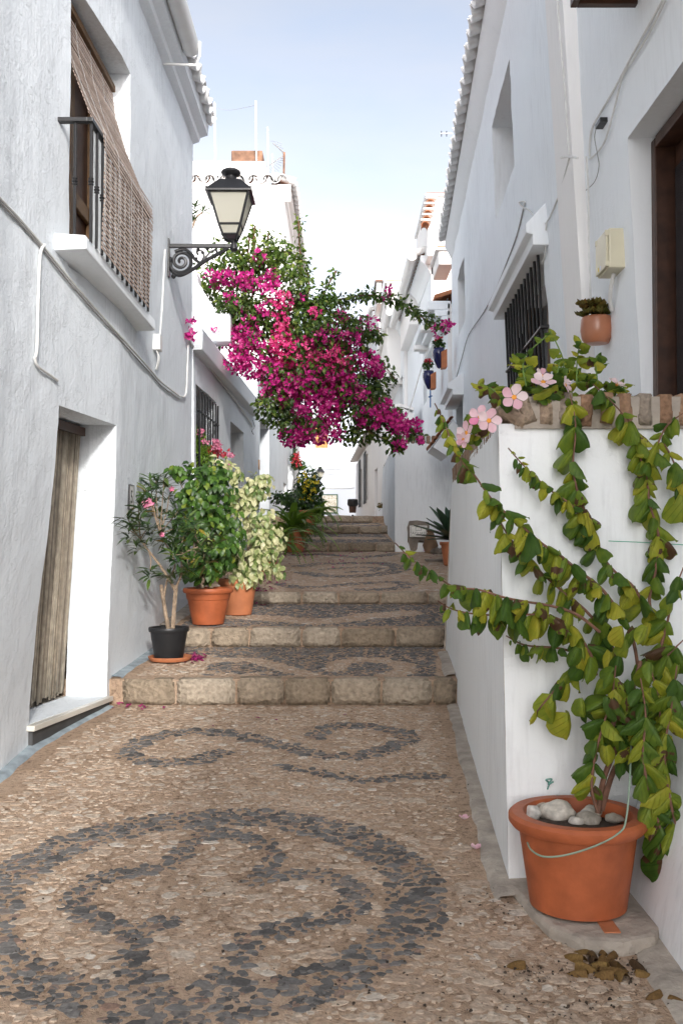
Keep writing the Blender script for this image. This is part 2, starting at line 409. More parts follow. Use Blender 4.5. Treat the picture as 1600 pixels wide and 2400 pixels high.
def gravel(seg,y0,y1,n):
    a,b,c,d=SEG[seg]; X=rng.uniform(-1.75,1.5,n); Y=rng.uniform(y0,y1,n); ok=(X>left_edge(Y)+.07)&(X<right_edge(Y)-.02); X,Y=X[ok],Y[ok]; dk=isdark(X,Y,seg); n=len(X)
    sxx=rng.uniform(.006,.016,n); syy=sxx*rng.uniform(.5,.95,n); h=rng.uniform(.0025,.006,n); rot=rng.normal(0,.5,n); Z=c+(d-c)*(Y-a)/(b-a)+.006*sn(X,Y,0,3.0)+.003*sn(X,Y,4,11)-.001
    for i in range(n): STONES.append((X[i],Y[i],Z[i],sxx[i],syy[i],h[i],rot[i],bool(dk[i]),(d-c)/(b-a)))
gravel(0,2.45,4.8,7000); gravel(0,4.8,6.56,3500); gravel(1,6.72,7.86,1800); gravel(2,8,9.46,2000)
def stone_objs():
    def vis(s):
        X,Y,Z = s[:3]; px = 800+F*X/Y; py = HZ-F*(Z-CAMZ)/Y
        return (s[3]*s[4]/Y**3) if (0<px<1600 and py<2420) else 0
    order = sorted(range(len(STONES)), key=lambda i:-vis(STONES[i]))
    big = set(order[:300])
    tm = {}
    for dk in (0,1):
        for k in range(16):
            me = mesh('cobble', TMPL[k], TF); me.materials.append(M['stone_dark' if dk else 'stone_light']); tm[dk,k]=me
    acc = {0:([],[],0), 1:([],[],0)}
    V={0:[],1:[]}; FF={0:[],1:[]}; cnt={0:0,1:0}
    for i,(x,y,z,sx,sy,h,r,dk,sl_) in enumerate(STONES):
        k = i%16
        if i in big:
            o = bpy.data.objects.new('cobble', tm[int(dk),k]); link(o, STREET); o.location=(x,y,z); o.scale=(sx,sy,h); o.rotation_euler=(math.atan(sl_),0,r)
        else:
            t=TMPL[k]; c,s=math.cos(r),math.sin(r); xx=t[:,0]*sx; yy=t[:,1]*sy
            X2=x+xx*c-yy*s; Y2=y+xx*s+yy*c; Z2=z+t[:,2]*h+(Y2-y)*sl_
            q=int(dk); V[q].append(np.c_[X2,Y2,Z2]); b0=cnt[q]; FF[q]+= [tuple(j+b0 for j in f) for f in TF]; cnt[q]+=14
    for q in (0,1):
        me = mesh('cobbles', np.concatenate(V[q]), FF[q]); me.materials.append(M['stone_dark' if q else 'stone_light'])
        tag(obj('cobbles', me, None, STREET), kind='stuff')
stone_objs()

def strip(name, pts, w, mat, dz=.006, side=1, h=None):
    # flat cement strip that follows the paving: pts = (x,y) along the wall foot
    P = []
    for (x0,y0),(x1,y1) in zip(pts[:-1], pts[1:]):
        n = max(2,int((y1-y0)/.12))
        for i in range(n): t=i/n; P.append((x0+(x1-x0)*t, y0+(y1-y0)*t))
    P.append(pts[-1]); V=[];Fc=[]
    for i,(x,y) in enumerate(P):
        z = zg(min(y, pts[-1][1]-1e-4))+dz; ww = w*(1+.14*mnoise.noise(Vector((y*3.1,x,7)))+.16*mnoise.noise(Vector((y*11,x,3))))
        zn=.006*mnoise.noise(Vector((y*6,x*3,1))); V += [(x-side*.12,y,z+.016),(x+side*ww*.6,y,z+.006+zn),(x+side*ww,y,z-.012)]
        if i: k=len(V)-6; Fc += [(k,k+1,k+4,k+3),(k+1,k+2,k+5,k+4)]
    return MBf(name, V, Fc, mat)
def MBf(name, V, Fc, mat):
    b = MB(); b.add(V, Fc); return b.build(name, mat, STREET, smooth=True)
strip('gutter_strip', [(-1.72,2.0),(-1.75,4.9),(-1.75,5.5),(-1.55,6.52)], .055, M['blue_cement'])
strip('gutter_strip', [(-1.52,6.63),(-1.47,7.5),(-1.45,7.86)], .06, M['blue_cement'])
strip('gutter_strip', [(-1.45,8.0),(-1.42,9.45)], .09, M['cement'])
strip('cement_strip', [(.63,3.60),(.70,5.2),(.765,6.55)], .085, M['cement'], side=-1)
strip('cement_strip', [(.765,6.7),(.80,7.6)], .07, M['cement'], side=-1)
strip('cement_strip', [(1.0,2.3),(1.03,3.0),(1.05,3.45)], .10, M['cement'], side=-1)

# ------------------------------------------------------------------ wall builder
def wallsurf(name, Pf, us, vs, openings, inward, mat, parent, amp=.008, fine=.0025):
    U = sorted(set([round(float(u),4) for u in us] + [round(o[i],4) for o in openings for i in (0,1)]))
    W = sorted(set([round(float(v),4) for v in vs] + [round(o[i],4) for o in openings for i in (2,3)]))
    def thin(L, keep):
        out=[]
        for q in L:
            if out and q-out[-1] < .012:
                if q in keep: out[-1]=q
            else: out.append(q)
        return out
    U = thin(U, set(round(o[i],4) for o in openings for i in (0,1))); W = thin(W, set(round(o[i],4) for o in openings for i in (2,3)))
    uu, vv = np.meshgrid(np.array(U), np.array(W), indexing='ij')
    x,y,z = Pf(uu,vv); x=np.array(x,float)+0*uu; y=np.array(y,float)+0*uu; z=np.array(z,float)+0*uu
    dn = amp*sn(x,y,z,2.1)+amp*.45*sn(z,x,y,6.5)+fine*sn(y,z,x,19)
    inw = np.array(inward,float); x=x-inw[0]*dn; y=y-inw[1]*dn; z=z-inw[2]*dn
    nu,nv = uu.shape; V=[tuple(q) for q in np.stack([x,y,z],-1).reshape(-1,3)]; Fc=[]
    def inside(a,b): return any(o[0]-1e-4<a<o[1]+1e-4 and o[2]-1e-4<b<o[3]+1e-4 for o in openings)
    for i in range(nu-1):
        for j in range(nv-1):
            if inside((U[i]+U[i+1])/2,(W[j]+W[j+1])/2): continue
            a=i*nv+j; Fc.append((a,a+nv,a+nv+1,a+1))
    iw=Vector(inward)
    for o in openings:
        iu=[i for i in range(nu) if o[0]-1e-4<=U[i]<=o[1]+1e-4]; iv=[j for j in range(nv) if o[2]-1e-4<=W[j]<=o[3]+1e-4]
        loops=[[(i,iv[0]) for i in iu],[(i,iv[-1]) for i in iu],[(iu[0],j) for j in iv],[(iu[-1],j) for j in iv]]
        for lp in loops:
            prev=None
            for (i,j) in lp:
                p=Vector(V[i*nv+j]); k=len(V); V.append(tuple(p)); V.append(tuple(p+iw*o[4]))
                if prev is not None: Fc.append((prev,prev+1,k+1,k))
                prev=k
    b=MB(); b.v=[Vector(q) for q in V]; b.f=Fc
    me=mesh(name,b.v,b.f,True); 
    try: me.set_sharp_from_angle(angle=math.radians(45))
    except Exception: pass
    return obj(name, me, mat, parent)
def arr(a,b,s): n=max(2,int(round((b-a)/s))+1); return np.linspace(a,b,n)

# barrel roof tile, shared mesh
def tile_mesh(name, r0, r1, L, mat, t=.014, n=9):
    b=MB(); V=[]
    for (rr, y) in ((r0,0),(r1,L)):
        for off in (0,-t):
            for k in range(n):
                a=math.pi*k/(n-1); V.append(((rr+off)*math.cos(a), y, (rr+off)*math.sin(a)))
    Fc=[]
    for k in range(n-1):
        Fc += [(k,k+1,2*n+k+1,2*n+k),(n+k+1,n+k,3*n+k,3*n+k+1),(k+1,k,n+k,n+k+1),(2*n+k,2*n+k+1,3*n+k+1,3*n+k)]
    Fc += [(0,2*n,3*n,n),(n-1,2*n-1,4*n-1,3*n-1)]
    b.add(V,Fc); me=mesh(name,b.v,b.f,True); 
    try: me.set_sharp_from_angle(angle=math.radians(50))
    except Exception: pass
    me.materials.append(mat); return me
TILE_W = tile_mesh('roof_tile', .105, .085, .42, M['tile_white']); TILE_R = tile_mesh('roof_tile', .105, .085, .42, M['tile_red'])
def tile_row(parent, A, B, inward, pitch=.235, slope=.32, cover=TILE_W, pan=TILE_W, sc=1.0, back=True):
    """row of eave tiles from A to B (points on the outer edge); inward: horizontal unit vector up the roof"""
    A=Vector(A);B=Vector(B); n=max(1,int(round((B-A).length/pitch))); d=(B-A)/n; inw=Vector(inward).normalized()
    yv=(inw+Vector((0,0,slope))).normalized(); xv=d.normalized(); xv=(xv-yv*xv.dot(yv)).normalized(); zv=xv.cross(yv)
    if zv.z<0: xv=-xv; zv=-zv
    R=Matrix((xv,yv,zv)).transposed().to_4x4()
    for i in range(n):
        for kind in (0,1):
            p=A+d*(i+(.5 if kind else 0)+random.uniform(-.03,.03))
            m=R.copy()
            if kind==0: m=m@Matrix.Rotation(math.pi,4,'Y')        # pan tile, hollow side up
            o=bpy.data.objects.new('roof_tile', pan if kind==0 else cover); link(o,parent)
            jitter=Matrix.Rotation(random.uniform(-.05,.05),4,'Z')@Matrix.Rotation(random.uniform(-.03,.03),4,'X')
            off=zv*(.10*sc if kind==0 else .045*sc)+yv*(random.uniform(-.015,.015)+(.05 if kind else 0))
            o.matrix_basis=Matrix.Translation(p+off)@m@jitter@Matrix.Scale(sc,4)

# ================================================================== left house with the balcony window
def sst(t): t=np.clip(t,0,1); return t*t*(3-2*t)
def XA(y,z):
    base=np.interp(y,[-1,4.9,5.55,6.5,7.5,8.5,9.75],[-1.76,-1.76,-1.76,-1.56,-1.50,-1.46,-1.44])
    top=np.interp(y,[-14,4.9,5.5,6.6,9.75],[-1.65,-1.65,-1.60,-1.49,-1.49])
    return base+(top-base)*sst((np.asarray(z)-.3)/2.2)
def XAf(y,z): return float(XA(y,z))
HA = thing('white_house','white lime-washed house with blind-covered balcony window and strand-curtained doorway','house',(-2.5,4,0))
door_o=(5.55,6.54,.50,2.30,.27); win_o=(5.67,6.86,3.13,4.83,.26)
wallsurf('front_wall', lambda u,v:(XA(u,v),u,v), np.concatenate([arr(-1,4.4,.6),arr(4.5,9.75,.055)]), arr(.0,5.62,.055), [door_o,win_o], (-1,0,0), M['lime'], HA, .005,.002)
MB().box((-7,-1,0),(-1.9,9.70,5.5)).build('house_core', M['lime'], HA) if False else None
b=MB(); b.add([(-7,9.75,0),(-1.44,9.75,0),(-1.50,9.75,5.6),(-7,9.75,5.6)],[(0,1,2,3)]); b.add([(-7,-1,0),(-7,9.75,0),(-7,9.75,5.6),(-7,-1,5.6)],[(0,1,2,3)]); b.add([(-7,-1,0),(-1.76,-1,0),(-1.5,-1,5.6),(-7,-1,5.6)],[(0,1,2,3)])
b.build('side_wall', M['lime'], HA)
b=MB(); b.prism([(-1.36,-1,5.82),(-5,-1,7.0),(-7.2,-1,5.9),(-7.2,-1,5.62),(-1.36,-1,5.72)],(0,10.8,0)); b.build('roof', M['tile_red'], HA)
# plaster cornice under the eave: two rounded steps
b=MB(); b.prism([(-1.53,-1,5.50),(-1.43,-1,5.535),(-1.42,-1,5.575),(-1.345,-1,5.60),(-1.335,-1,5.70),(-1.6,-1,5.74)],(0,10.79,0)); b.build('cornice', M['smooth'], HA)
tile_row(HA,(-1.27,7.4,5.66),(-1.27,9.86,5.66),(-1,0,0),.225)
g=MB(); prof=[(-1.27+.075*math.cos(a),5.70+.085*math.sin(a)) for a in np.linspace(math.pi,2*math.pi,9)]
g.prism([(x,2.0,z) for x,z in prof]+[(x*1.0,2.0,z) for x,z in [(-1.27+.066*math.cos(a),5.70+.076*math.sin(a)) for a in np.linspace(2*math.pi,math.pi,9)]],(0,6.2,0)); g.build('rain_gutter', M['pvc'], HA, smooth=True)
tube('gutter_bracket', [(-1.52,8.12,5.52),(-1.22,8.15,5.52),(-1.19,8.15,5.60),(-1.19,8.15,5.72)], .012, M['pvc'], HA)
# balcony window: laid out square, then set to the wall, which is slightly out of true
BALM=Matrix(((1,.0425*.870,0,-.08+.0425*(5.49-.870*5.14)-.0425*5.49),(0,.870,0,5.49-.870*5.14),(0,-.064*.870,1,.13-.064*(5.49-.870*5.14)+.064*5.49),(0,0,0,1)))
_before=set(bpy.data.objects)
win=MB().box((-1.84,5.3,3.05),(-1.79,7.05,4.9)).build('balcony_window', M['wood_dark'], HA)
for ya,yb in ((5.46,5.62),(5.88,5.98),(6.22,6.32),(6.74,6.9)): box('frame', (-1.785,ya,3.12),(-1.75,yb,4.84), M['wood_door'], win, .006)
box('frame', (-1.786,5.42,3.12),(-1.748,6.94,3.30), M['wood_door'], win,.006); box('frame', (-1.784,5.42,3.72),(-1.752,6.94,3.82), M['wood_door'], win,.006)
for ya,yb in ((5.62,5.88),(5.98,6.22),(6.32,6.74)): box('pane', (-1.782,ya,3.82),(-1.776,yb,4.8), M['wood_dark'], win)
MB().prism([(-1.60,5.10,3.025),(-1.345,5.10,3.035),(-1.35,5.10,3.115),(-1.60,5.10,3.13)],(0,1.93,0)).build('window_sill', M['smooth'], HA, bevel=.012)
rl=MB().box((-1.355,5.14,3.775),(-1.325,6.76,3.80)).box((-1.53,5.14,3.7755),(-1.3555,5.185,3.7995)).box((-1.53,6.715,3.7755),(-1.3555,6.76,3.7995)).build('balcony_railing', M['iron'], HA, bevel=.003)
def baluster(x,y,z0,z1,parent,r=.0085,knot=True):
    b=MB().tube([(x,y,z0),(x,y,z1)],r,8)
    if knot:
        zm=(z0+z1)/2
        b.lathe([(.002,-.022),(.016,-.018),(.011,-.008),(.018,0),(.011,.008),(.016,.018),(.002,.022)],10,(x,y,zm))
    return b.build('baluster', M['iron'], parent, smooth=True)
for i in range(13): baluster(-1.34, 5.17+i*(1.56/12), 3.1, 3.78, rl)
baluster(-1.43,5.165,3.1,3.78,rl); baluster(-1.43,6.74,3.1,3.78,rl)
for o in set(bpy.data.objects)-_before: o.data.transform(BALM)
# door
M['slate']=simple('dark_slate',(.05,.05,.05),.6,.3,8)
dr=MB().box((-2.06,5.45,.49),(-2.02,6.6,2.4)).build('front_door', M['wood_dark'], HA)
MB().prism([(-1.87,5.56,2.24),(-1.83,5.56,2.24),(-1.74,6.53,2.24),(-1.78,6.53,2.24)],(0,0,.055)).build('door_lintel_board',M['wood_dark'],HA)
MB().prism([(-2.05,5.52,.465),(-1.715,5.52,.465),(-1.515,6.56,.465),(-2.05,6.56,.465)],(0,0,.032)).build('threshold', M['marble'], HA, bevel=.004)
MB().prism([(-2.0,5.55,.2),(-1.735,5.55,.2),(-1.535,6.53,.2),(-2.0,6.53,.2)],(0,0,.264)).build('door_step', M['slate'], HA)
# strand curtain in the doorway
CU=thing('door_curtain','beige and brown strand curtain hanging in the white doorway above a marble threshold','curtain',(-1.83,6.0,.53))
M['strand']=islandmat('curtain_strand',[(0,(.17,.135,.10)),(.45,(.265,.22,.165)),(.8,(.35,.30,.23)),(1,(.46,.40,.31))],.55,.4,bscale=20)
sm=MB().tube([(0,0,0),(0,.004,-.5),(.003,-.002,-1.0),(0,.003,-1.4),(0,0,-1.74)],.0075,6); sme=mesh('strand',sm.v,sm.f,True); sme.materials.append(M['strand'])
for i in range(74):
    y=5.60+i*.0124+random.uniform(-.002,.002)
    o=bpy.data.objects.new('strand',sme); link(o,CU); o.location=(float(np.interp(y,[5.6,6.5],[-1.825,-1.735]))+random.uniform(-.005,.005),y,2.25)
    o.rotation_euler=(random.uniform(-.010,.010),.055+random.uniform(-.008,.008),random.uniform(0,6.28)); 
    o.rotation_euler=(random.uniform(-.005,.005),.062+random.uniform(-.004,.004),0); o.scale=(1,1,random.uniform(.975,1.0))
MB().prism([(-1.815,5.58,2.225),(-1.795,5.58,2.225),(-1.705,6.525,2.225),(-1.725,6.525,2.225)],(0,0,.055)).build('head_rail',M['wood_dark'],CU)
# roll-down slat blind over the railing
BL=thing('slat_blind','weathered brown slat blind draped from the window over the iron balcony railing','blind',(-1.34,5.9,3.1))
M['slat']=islandmat('blind_slat',[(0,(.36,.27,.22)),(.5,(.45,.35,.29)),(1,(.54,.43,.365))],.7,.3,bscale=25)
path=[Vector((-1.60,0,4.66)),Vector((-1.575,0,4.45)),Vector((-1.50,0,4.2)),Vector((-1.40,0,3.95)),Vector((-1.315,0,3.81)),Vector((-1.306,0,3.72)),Vector((-1.304,0,3.4)),Vector((-1.312,0,3.10))]
fp=[]; 
for a,bb in zip(path[:-1],path[1:]):
    n=int((bb-a).length/.004)
    for i in range(n): fp.append((a+(bb-a)*(i/n),(bb-a).normalized()))
sb=MB().box((-.0015,-.5,-.0078),(.0015,.5,.0078)); sbe=mesh('slat',sb.v,sb.f); sbe.materials.append(M['slat'])
acc=0; idx=0; prevp=fp[0][0]; k=0; 
for p,d in fp:
    acc+=(p-prevp).length; prevp=p
    if acc>.0248:
        acc=0; k+=1; t=k/68
        y0=5.46-.18*min(1,t*1.2)+.006*math.sin(k*.7)*(t>.5)+.06*max(0,t-.55); y1=6.72-.02*t-.30*max(0,t-.55)
        if t>.55 and k%9 in (2,5): y1-=random.uniform(.0,.10)
        o=bpy.data.objects.new('slat',sbe); link(o,BL); o.location=BALM@Vector((p.x,(y0+y1)/2,p.z)); o.scale=(1,(y1-y0)*.872,1); o.rotation_euler=(random.uniform(-.003,.003)-.064,math.atan2(d.x,d.z)+math.pi,-.0425)
_before=set(bpy.data.objects)
for yy in (5.42,5.75,6.1,6.42):
    tube('cord',[(q[0].x+.004,yy-.1*min(1,i/len(fp)),q[0].z) for i,q in enumerate(fp) if i%12==0],.0018,M['cable_grey'],BL,5)
box('head_board',(-1.625,5.45,4.655),(-1.575,6.73,4.70),M['wood_door'],BL,.004)
for o in set(bpy.data.objects)-_before: o.data.transform(BALM)

def cable(name,pts,r,mat,label,cat='cable',group=None,n=6,k=5):
    o=tube(name,smoothpts(pts,k),r,mat,None,n); return tag(o,label,cat,group)
def WA(px,py,off=.012): p=onwall(px,py,XAf); return p+Vector((off,0,0))
c_pts=[(-420,-20),(-200,240),(-60,402),(0,470),(40,512),(95,575),(160,655),(230,735),(300,812),(345,862),(372,893),(400,915),(418,928)]
cable('wall_cable',[WA(x,y) for x,y in c_pts],.0075,M['cable'],'thick white painted cable running along the wall under the window sill')
cable('wall_cable',[WA(x,y+8,.01) for x,y in c_pts],.005,M['cable_grey'],'thin grey cable clipped below the thick white cable on the wall')
cable('conduit_pipe',[WA(x,y,.016) for x,y in [(98,574),(89,590),(85,640),(82,740),(80,815),(76,838)]],.0085,M['cable'],'white conduit dropping from the wall cable toward the doorway','pipe')
cable('wall_cable',[WA(x,y) for x,y in [(76,838),(84,858),(110,877),(131,892)]],.008,M['cable'],'short white cable ending at the corner of the doorway lintel')
cable('conduit_pipe',[WA(x,y,.016) for x,y in [(418,928),(428,930),(433,915),(435,870),(437,820),(437,790)]],.0085,M['cable'],'white conduit rising at the house corner beside the roof ledge','pipe')
cable('lamp_cable',[WA(x,y,.012) for x,y in [(384,585),(381,640),(377,720),(372,785)]],.007,M['cable'],'thin white cable dropping from the lamp bracket to the junction box')
p=onwall(362,806,XAf); jb=box('junction_box',(p.x-.01,p.y-.055,p.z-.055),(p.x+.055,p.y+.055,p.z+.07),M['pvc'],None,.006); tag(jb,'small white junction box on the wall below the street lamp','junction box')
for i in range(4):
    cable('junction_wire',[(p.x+.02,p.y-.03+i*.02,p.z-.05),(p.x+.035,p.y-.02+i*.02,p.z-.11),(p.x+.012,p.y+.01+i*.015,p.z-.2)],.005,M['cable'],'loose white wire hanging under the wall junction box','wire','wires under the junction box',5)
# house number plaque
def text_mesh(s, size, ext, mat, name):
    cu=bpy.data.curves.new(name,'FONT'); cu.body=s; cu.size=size; cu.extrude=ext; cu.align_x='CENTER'; cu.align_y='CENTER'; cu.resolution_u=3
    o=bpy.data.objects.new(name,cu); COL.objects.link(o); bpy.context.view_layer.update()
    me=bpy.data.meshes.new_from_object(o.evaluated_get(bpy.context.evaluated_depsgraph_get())); me.name=name
    bpy.data.objects.remove(o); me.materials.clear(); me.materials.append(mat); return me
M['plaque']=simple('plaque_stone',(.66,.66,.63),.6,.12,20); M['ink']=simple('black_ink',(.015,.015,.015),.6,.1)
p=onwall(305,1165,XAf); PQ=thing('number_plaque','small grey plaque with a black figure 5 beside the oleander','plaque',p)
box('plate',(p.x-.012,p.y-.075,p.z-.085),(p.x+.012,p.y+.075,p.z+.085),M['plaque'],PQ,.003)
fr=MB()
for a,c in (((-.076,-.086),(-.073,.086)),((.073,-.086),(.076,.086)),((-.0725,.083),(.0725,.086)),((-.0725,-.086),(.0725,-.083))): fr.box((p.x-.01,p.y+a[0],p.z+a[1]),(p.x+.015,p.y+c[0],p.z+c[1]))
fr.build('border',M['ink'],PQ)
o=obj('figure',text_mesh('5',.13,.001,M['ink'],'figure'),None,PQ); o.location=(p.x+.0135,p.y,p.z-.003); o.rotation_euler=(math.pi/2,0,math.pi/2)

# ================================================================== street lamp on its scroll bracket
def lamp():
    Y=8.37; pw=onwall(388,569,XAf); X0=float(XA(Y,4.06)); Z=at(400,576,Y).z
    L=thing('street_lamp','black wall lantern with frosted panes on a scrolled iron bracket','street lamp',(X0,Y,Z))
    box('wall_plate',(X0-.01,Y-.025,Z-.27),(X0+.016,Y+.025,Z+.06),M['iron'],L,.003)
    xe=at(548,570,Y).x
    box('arm',(X0+.0165,Y-.017,Z-.018),(xe+.03,Y+.017,Z+.014),M['iron'],L,.003)
    br=MB()
    c=Vector((X0+.115,Y,Z-.135)); sp=[]
    for i in range(46):
        t=i/45; a=math.pi*.95+t*math.pi*4.3; r=.098*(1-t)+.012; sp.append(c+Vector((r*math.cos(a),0,r*math.sin(a))))
    br.tube(sp,[.017-.005*i/45 for i in range(46)],8)
    br.tube(smoothpts([(X0+.02,Y,Z-.10),(X0+.03,Y,Z-.20),(X0+.10,Y,Z-.255),(X0+.22,Y,Z-.20),(X0+.34,Y,Z-.12),(X0+.46,Y,Z-.055),(xe-.05,Y,Z-.02)],8),.017,8)
    br.tube(smoothpts([(X0+.06,Y,Z-.05),(X0+.14,Y,Z-.03),(X0+.20,Y,Z-.07),(X0+.235,Y,Z-.12),(X0+.28,Y,Z-.15)],8),.014,8)
    br.tube(smoothpts([(X0+.28,Y,Z-.15),(X0+.31,Y,Z-.09),(X0+.29,Y,Z-.045),(X0+.25,Y,Z-.05),(X0+.26,Y,Z-.08)],6),.009,6)
    br.tube(smoothpts([(X0+.31,Y,Z-.12),(X0+.36,Y,Z-.06),(X0+.41,Y,Z-.035),(X0+.42,Y,Z-.06)],6),.009,6)
    for q in ((.05,-.265,.022),(.26,-.035,.018),(.30,-.06,.016),(.34,-.03,.015),(.45,-.075,.014),(.245,-.11,.014),(.02,-.13,.022)): br.lathe([(.001,-q[2]),(q[2]*.7,-q[2]*.7),(q[2],0),(q[2]*.7,q[2]*.7),(.001,q[2])],8,(X0+q[0],Y,Z+q[1]))
    br.build('scroll',M['iron'],L,smooth=True)
    cx=at(541,500,Y).x; zb=at(540,553,Y).z; zt=at(540,462,Y).z; 
    wt=.165; wm=.092; zm=zb+.08; wb=.062
    ring=lambda w,z:[Vector((cx-w,Y-w,z)),Vector((cx+w,Y-w,z)),Vector((cx+w,Y+w,z)),Vector((cx-w,Y+w,z))]
    T=ring(wt,zt); Mi=ring(wm,zm); B=ring(wb,zb)
    f=MB()
    for i in range(4):
        f.tube([T[i],Mi[i],B[i]],.011,6)
        for R_ in (T,Mi,B): f.tube([R_[i],R_[(i+1)%4]],.010 if R_ is not T else .013,6)
    f.build('lantern_frame',M['iron'],L,smooth=False)
    for i in range(4):
        j=(i+1)%4
        for lo,hi in ((Mi,T),(B,Mi)):
            MB().add([lo[i],lo[j],hi[j],hi[i]],[(0,1,2,3)]).build('pane',M['frost'],L)
    box('base_plate',(cx-wb,Y-wb,zb-.006),(cx+wb,Y+wb,zb+.002),M['iron'],L)
    r=MB(); O=ring(wt+.03,zt+.01); I=ring(.092,zt+.125); O2=ring(wt+.03,zt-.004)
    r.add(O2+O+I,[(0,1,5,4),(1,2,6,5),(2,3,7,6),(3,0,4,7),(4,5,9,8),(5,6,10,9),(6,7,11,10),(7,4,8,11),(8,9,10,11),(3,2,1,0)])
    r.build('lantern_roof',M['iron'],L)
    MB().lathe([(.075,0),(.055,.02),(.047,.055),(.075,.068),(.085,.085),(.08,.10),(.055,.115),(.02,.122)],20,(cx,Y,zt+.124)).build('vent_cap',M['iron'],L,smooth=True)
    for a in ring(.10,zt+.13)+ring(wt+.02,zt+.016): MB().lathe([(.001,0),(.009,.004),(.009,.012),(.001,.018)],8,a).build('finial',M['iron'],L,smooth=True)
    lg=MB()
    for a in (0,1,2,3):
        q=B[a]; lg.tube(smoothpts([Mi[a],q+Vector((0,0,.0)),Vector(((q.x*2+xe)/3,(q.y*2+Y)/3,zb-.035)),Vector((xe,Y,zb-.05)),Vector((xe,Y,Z))],5),.009,6)
    lg.build('support_leg',M['iron'],L,smooth=True)
    MB().lathe([(.02,-.05),(.035,-.03),(.03,0),(.02,.03),(.03,.05)],14,(xe,Y,Z)).build('socket',M['iron'],L,smooth=True)
def frosted():
    m,n,l,b=nt('frosted_pane'); b.inputs['Base Color'].default_value=(.72,.70,.60,1); b.inputs['Roughness'].default_value=.45
    t=n.new('ShaderNodeBsdfTranslucent'); t.inputs[0].default_value=(.80,.77,.66,1); ms=n.new('ShaderNodeMixShader'); ms.inputs[0].default_value=.55
    l.new(b.outputs[0],ms.inputs[1]); l.new(t.outputs[0],ms.inputs[2]); l.new(ms.outputs[0],n['Material Output'].inputs[0]); return m
M['frost']=frosted()
lamp()

# ================================================================== one-storey house with roof ledge
def XB(y,z): return -1.50+.0224*(np.asarray(y)-9.75)+0*np.asarray(z)
def XBf(y,z): return float(XB(y,z))
HB=thing('white_house','low white house with a projecting roof ledge, iron-barred window and doorway','house',(-2.5,12.5,.9))
ow=(10.04,11.44,1.9,3.13,.14); od=(12.69,14.10,1.05,3.06,.42)
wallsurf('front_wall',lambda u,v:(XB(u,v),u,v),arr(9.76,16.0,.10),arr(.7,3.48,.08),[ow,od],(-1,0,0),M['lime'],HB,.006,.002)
b=MB().box((-6,9.80,3.44),(-1.48,15.9,3.62)); b.build('roof_slab',M['smooth'],HB)
# ledge
A0=Vector((-1.39,9.77,0)); A1=Vector((-1.262,15.15,0))
b=MB(); b.prism([(-1.58,9.77,3.42),(-1.39,9.77,3.43),(-1.385,9.77,3.64),(-1.43,9.77,3.69),(-1.58,9.77,3.69)],(A1-A0)); b.build('roof_ledge',M['smooth'],HB,bevel=.012)
b=MB().box((-2.2,9.9,.9),(-1.7,9.95,3.2)); 
wn_=box('barred_window',(-1.72,9.95,1.85),(-1.68,11.5,3.2),M['glass_dark'],HB)
for i in range(8):
    y=10.10+i*.182; tube('bar',[(XBf(y,2)+.03,y,1.92),(XBf(y,2)+.03,y,3.08)],.011,M['iron'],wn_,6)
for z in (2.15,2.86): tube('cross_bar',[(XBf(10.04,2)-.03,10.05,z),(XBf(10.1,2)+.03,10.08,z),(XBf(11.4,2)+.03,11.42,z),(XBf(11.4,2)-.03,11.44,z)],.013,M['iron'],wn_,6)
box('door',(-2.0,12.6,1.0),(-1.93,14.2,3.1),M['wood_dark'],HB)
b=MB(); b.add([(-6,16.0,.7),(-1.36,16.0,.7),(-1.36,16.0,3.5),(-6,16.0,3.5)],[(0,1,2,3)]); b.build('side_wall',M['lime'],HB)
def WB(px,py,off=.012): p=onwall(px,py,XBf); return p+Vector((off,0,0))
cable('wall_cable',[WB(x,y,.02) for x,y in [(437,790),(443,806),(470,838),(510,890),(550,942),(580,985),(588,1000)]],.013,M['cable'],'painted cable running below the roof ledge of the low house')
cable('wire_curl',[WB(x,y,.03) for x,y in [(588,985),(592,1000),(586,1010),(590,1018)]],.006,M['cable_grey'],'short curl of loose wire under the end of the roof ledge','wire')
# stair parapet rising behind the ledge
pp=[at(x,y,10.9) for x,y in [(425,555),(443,600),(463,640),(463,660),(502,722),(505,735),(540,735),(540,800),(425,800)]]
sp_=MB().prism(pp,(0,.30,0)).build('terrace_parapet',M['smooth'],None,bevel=.012); tag(sp_,'stepped sloping white parapet on the terrace behind the roof ledge','parapet')

# ================================================================== shaded house further up on the left
def XC(y,z): return np.interp(y,[16,22.4,27],[-1.36,-1.24,-1.26])+0*np.asarray(z)
HC=thing('white_house','plain shaded white house with arched porch beyond the low house','house',(-2.5,20,1.5))
wallsurf('front_wall',lambda u,v:(XC(u,v),u,v),arr(16.02,27,.25),arr(1.2,4.3,.15),[(16.25,18.0,1.3,3.55,.5),(21.3,22.2,1.9,2.75,.2)],(-1,0,0),M['lime'],HC,.008,.003)
wc=box('window',(-1.62,21.2,1.85),(-1.56,22.3,2.8),M['glass_dark'],HC)
box('porch_door',(-1.95,16.2,1.25),(-1.9,18.1,3.6),M['wood_dark'],HC)
b=MB().box((-6,16.1,4.25),(-1.3,27,4.45)); b.build('roof_slab',M['smooth'],HC)
b=MB(); b.add([(-6,16.04,1.2),(-1.37,16.04,1.2),(-1.37,16.04,4.3),(-6,16.04,4.3)],[(0,1,2,3)]); b.build('side_wall',M['lime'],HC)
pl=at(612,1090,16.2); o=box('wall_plaque',(-1.368,16.06,pl.z-.08),(-1.345,16.2,pl.z+.08),M['wood_warm'],None,.004); tag(o,'tiny tan plaque at the porch of the shaded house','plaque')

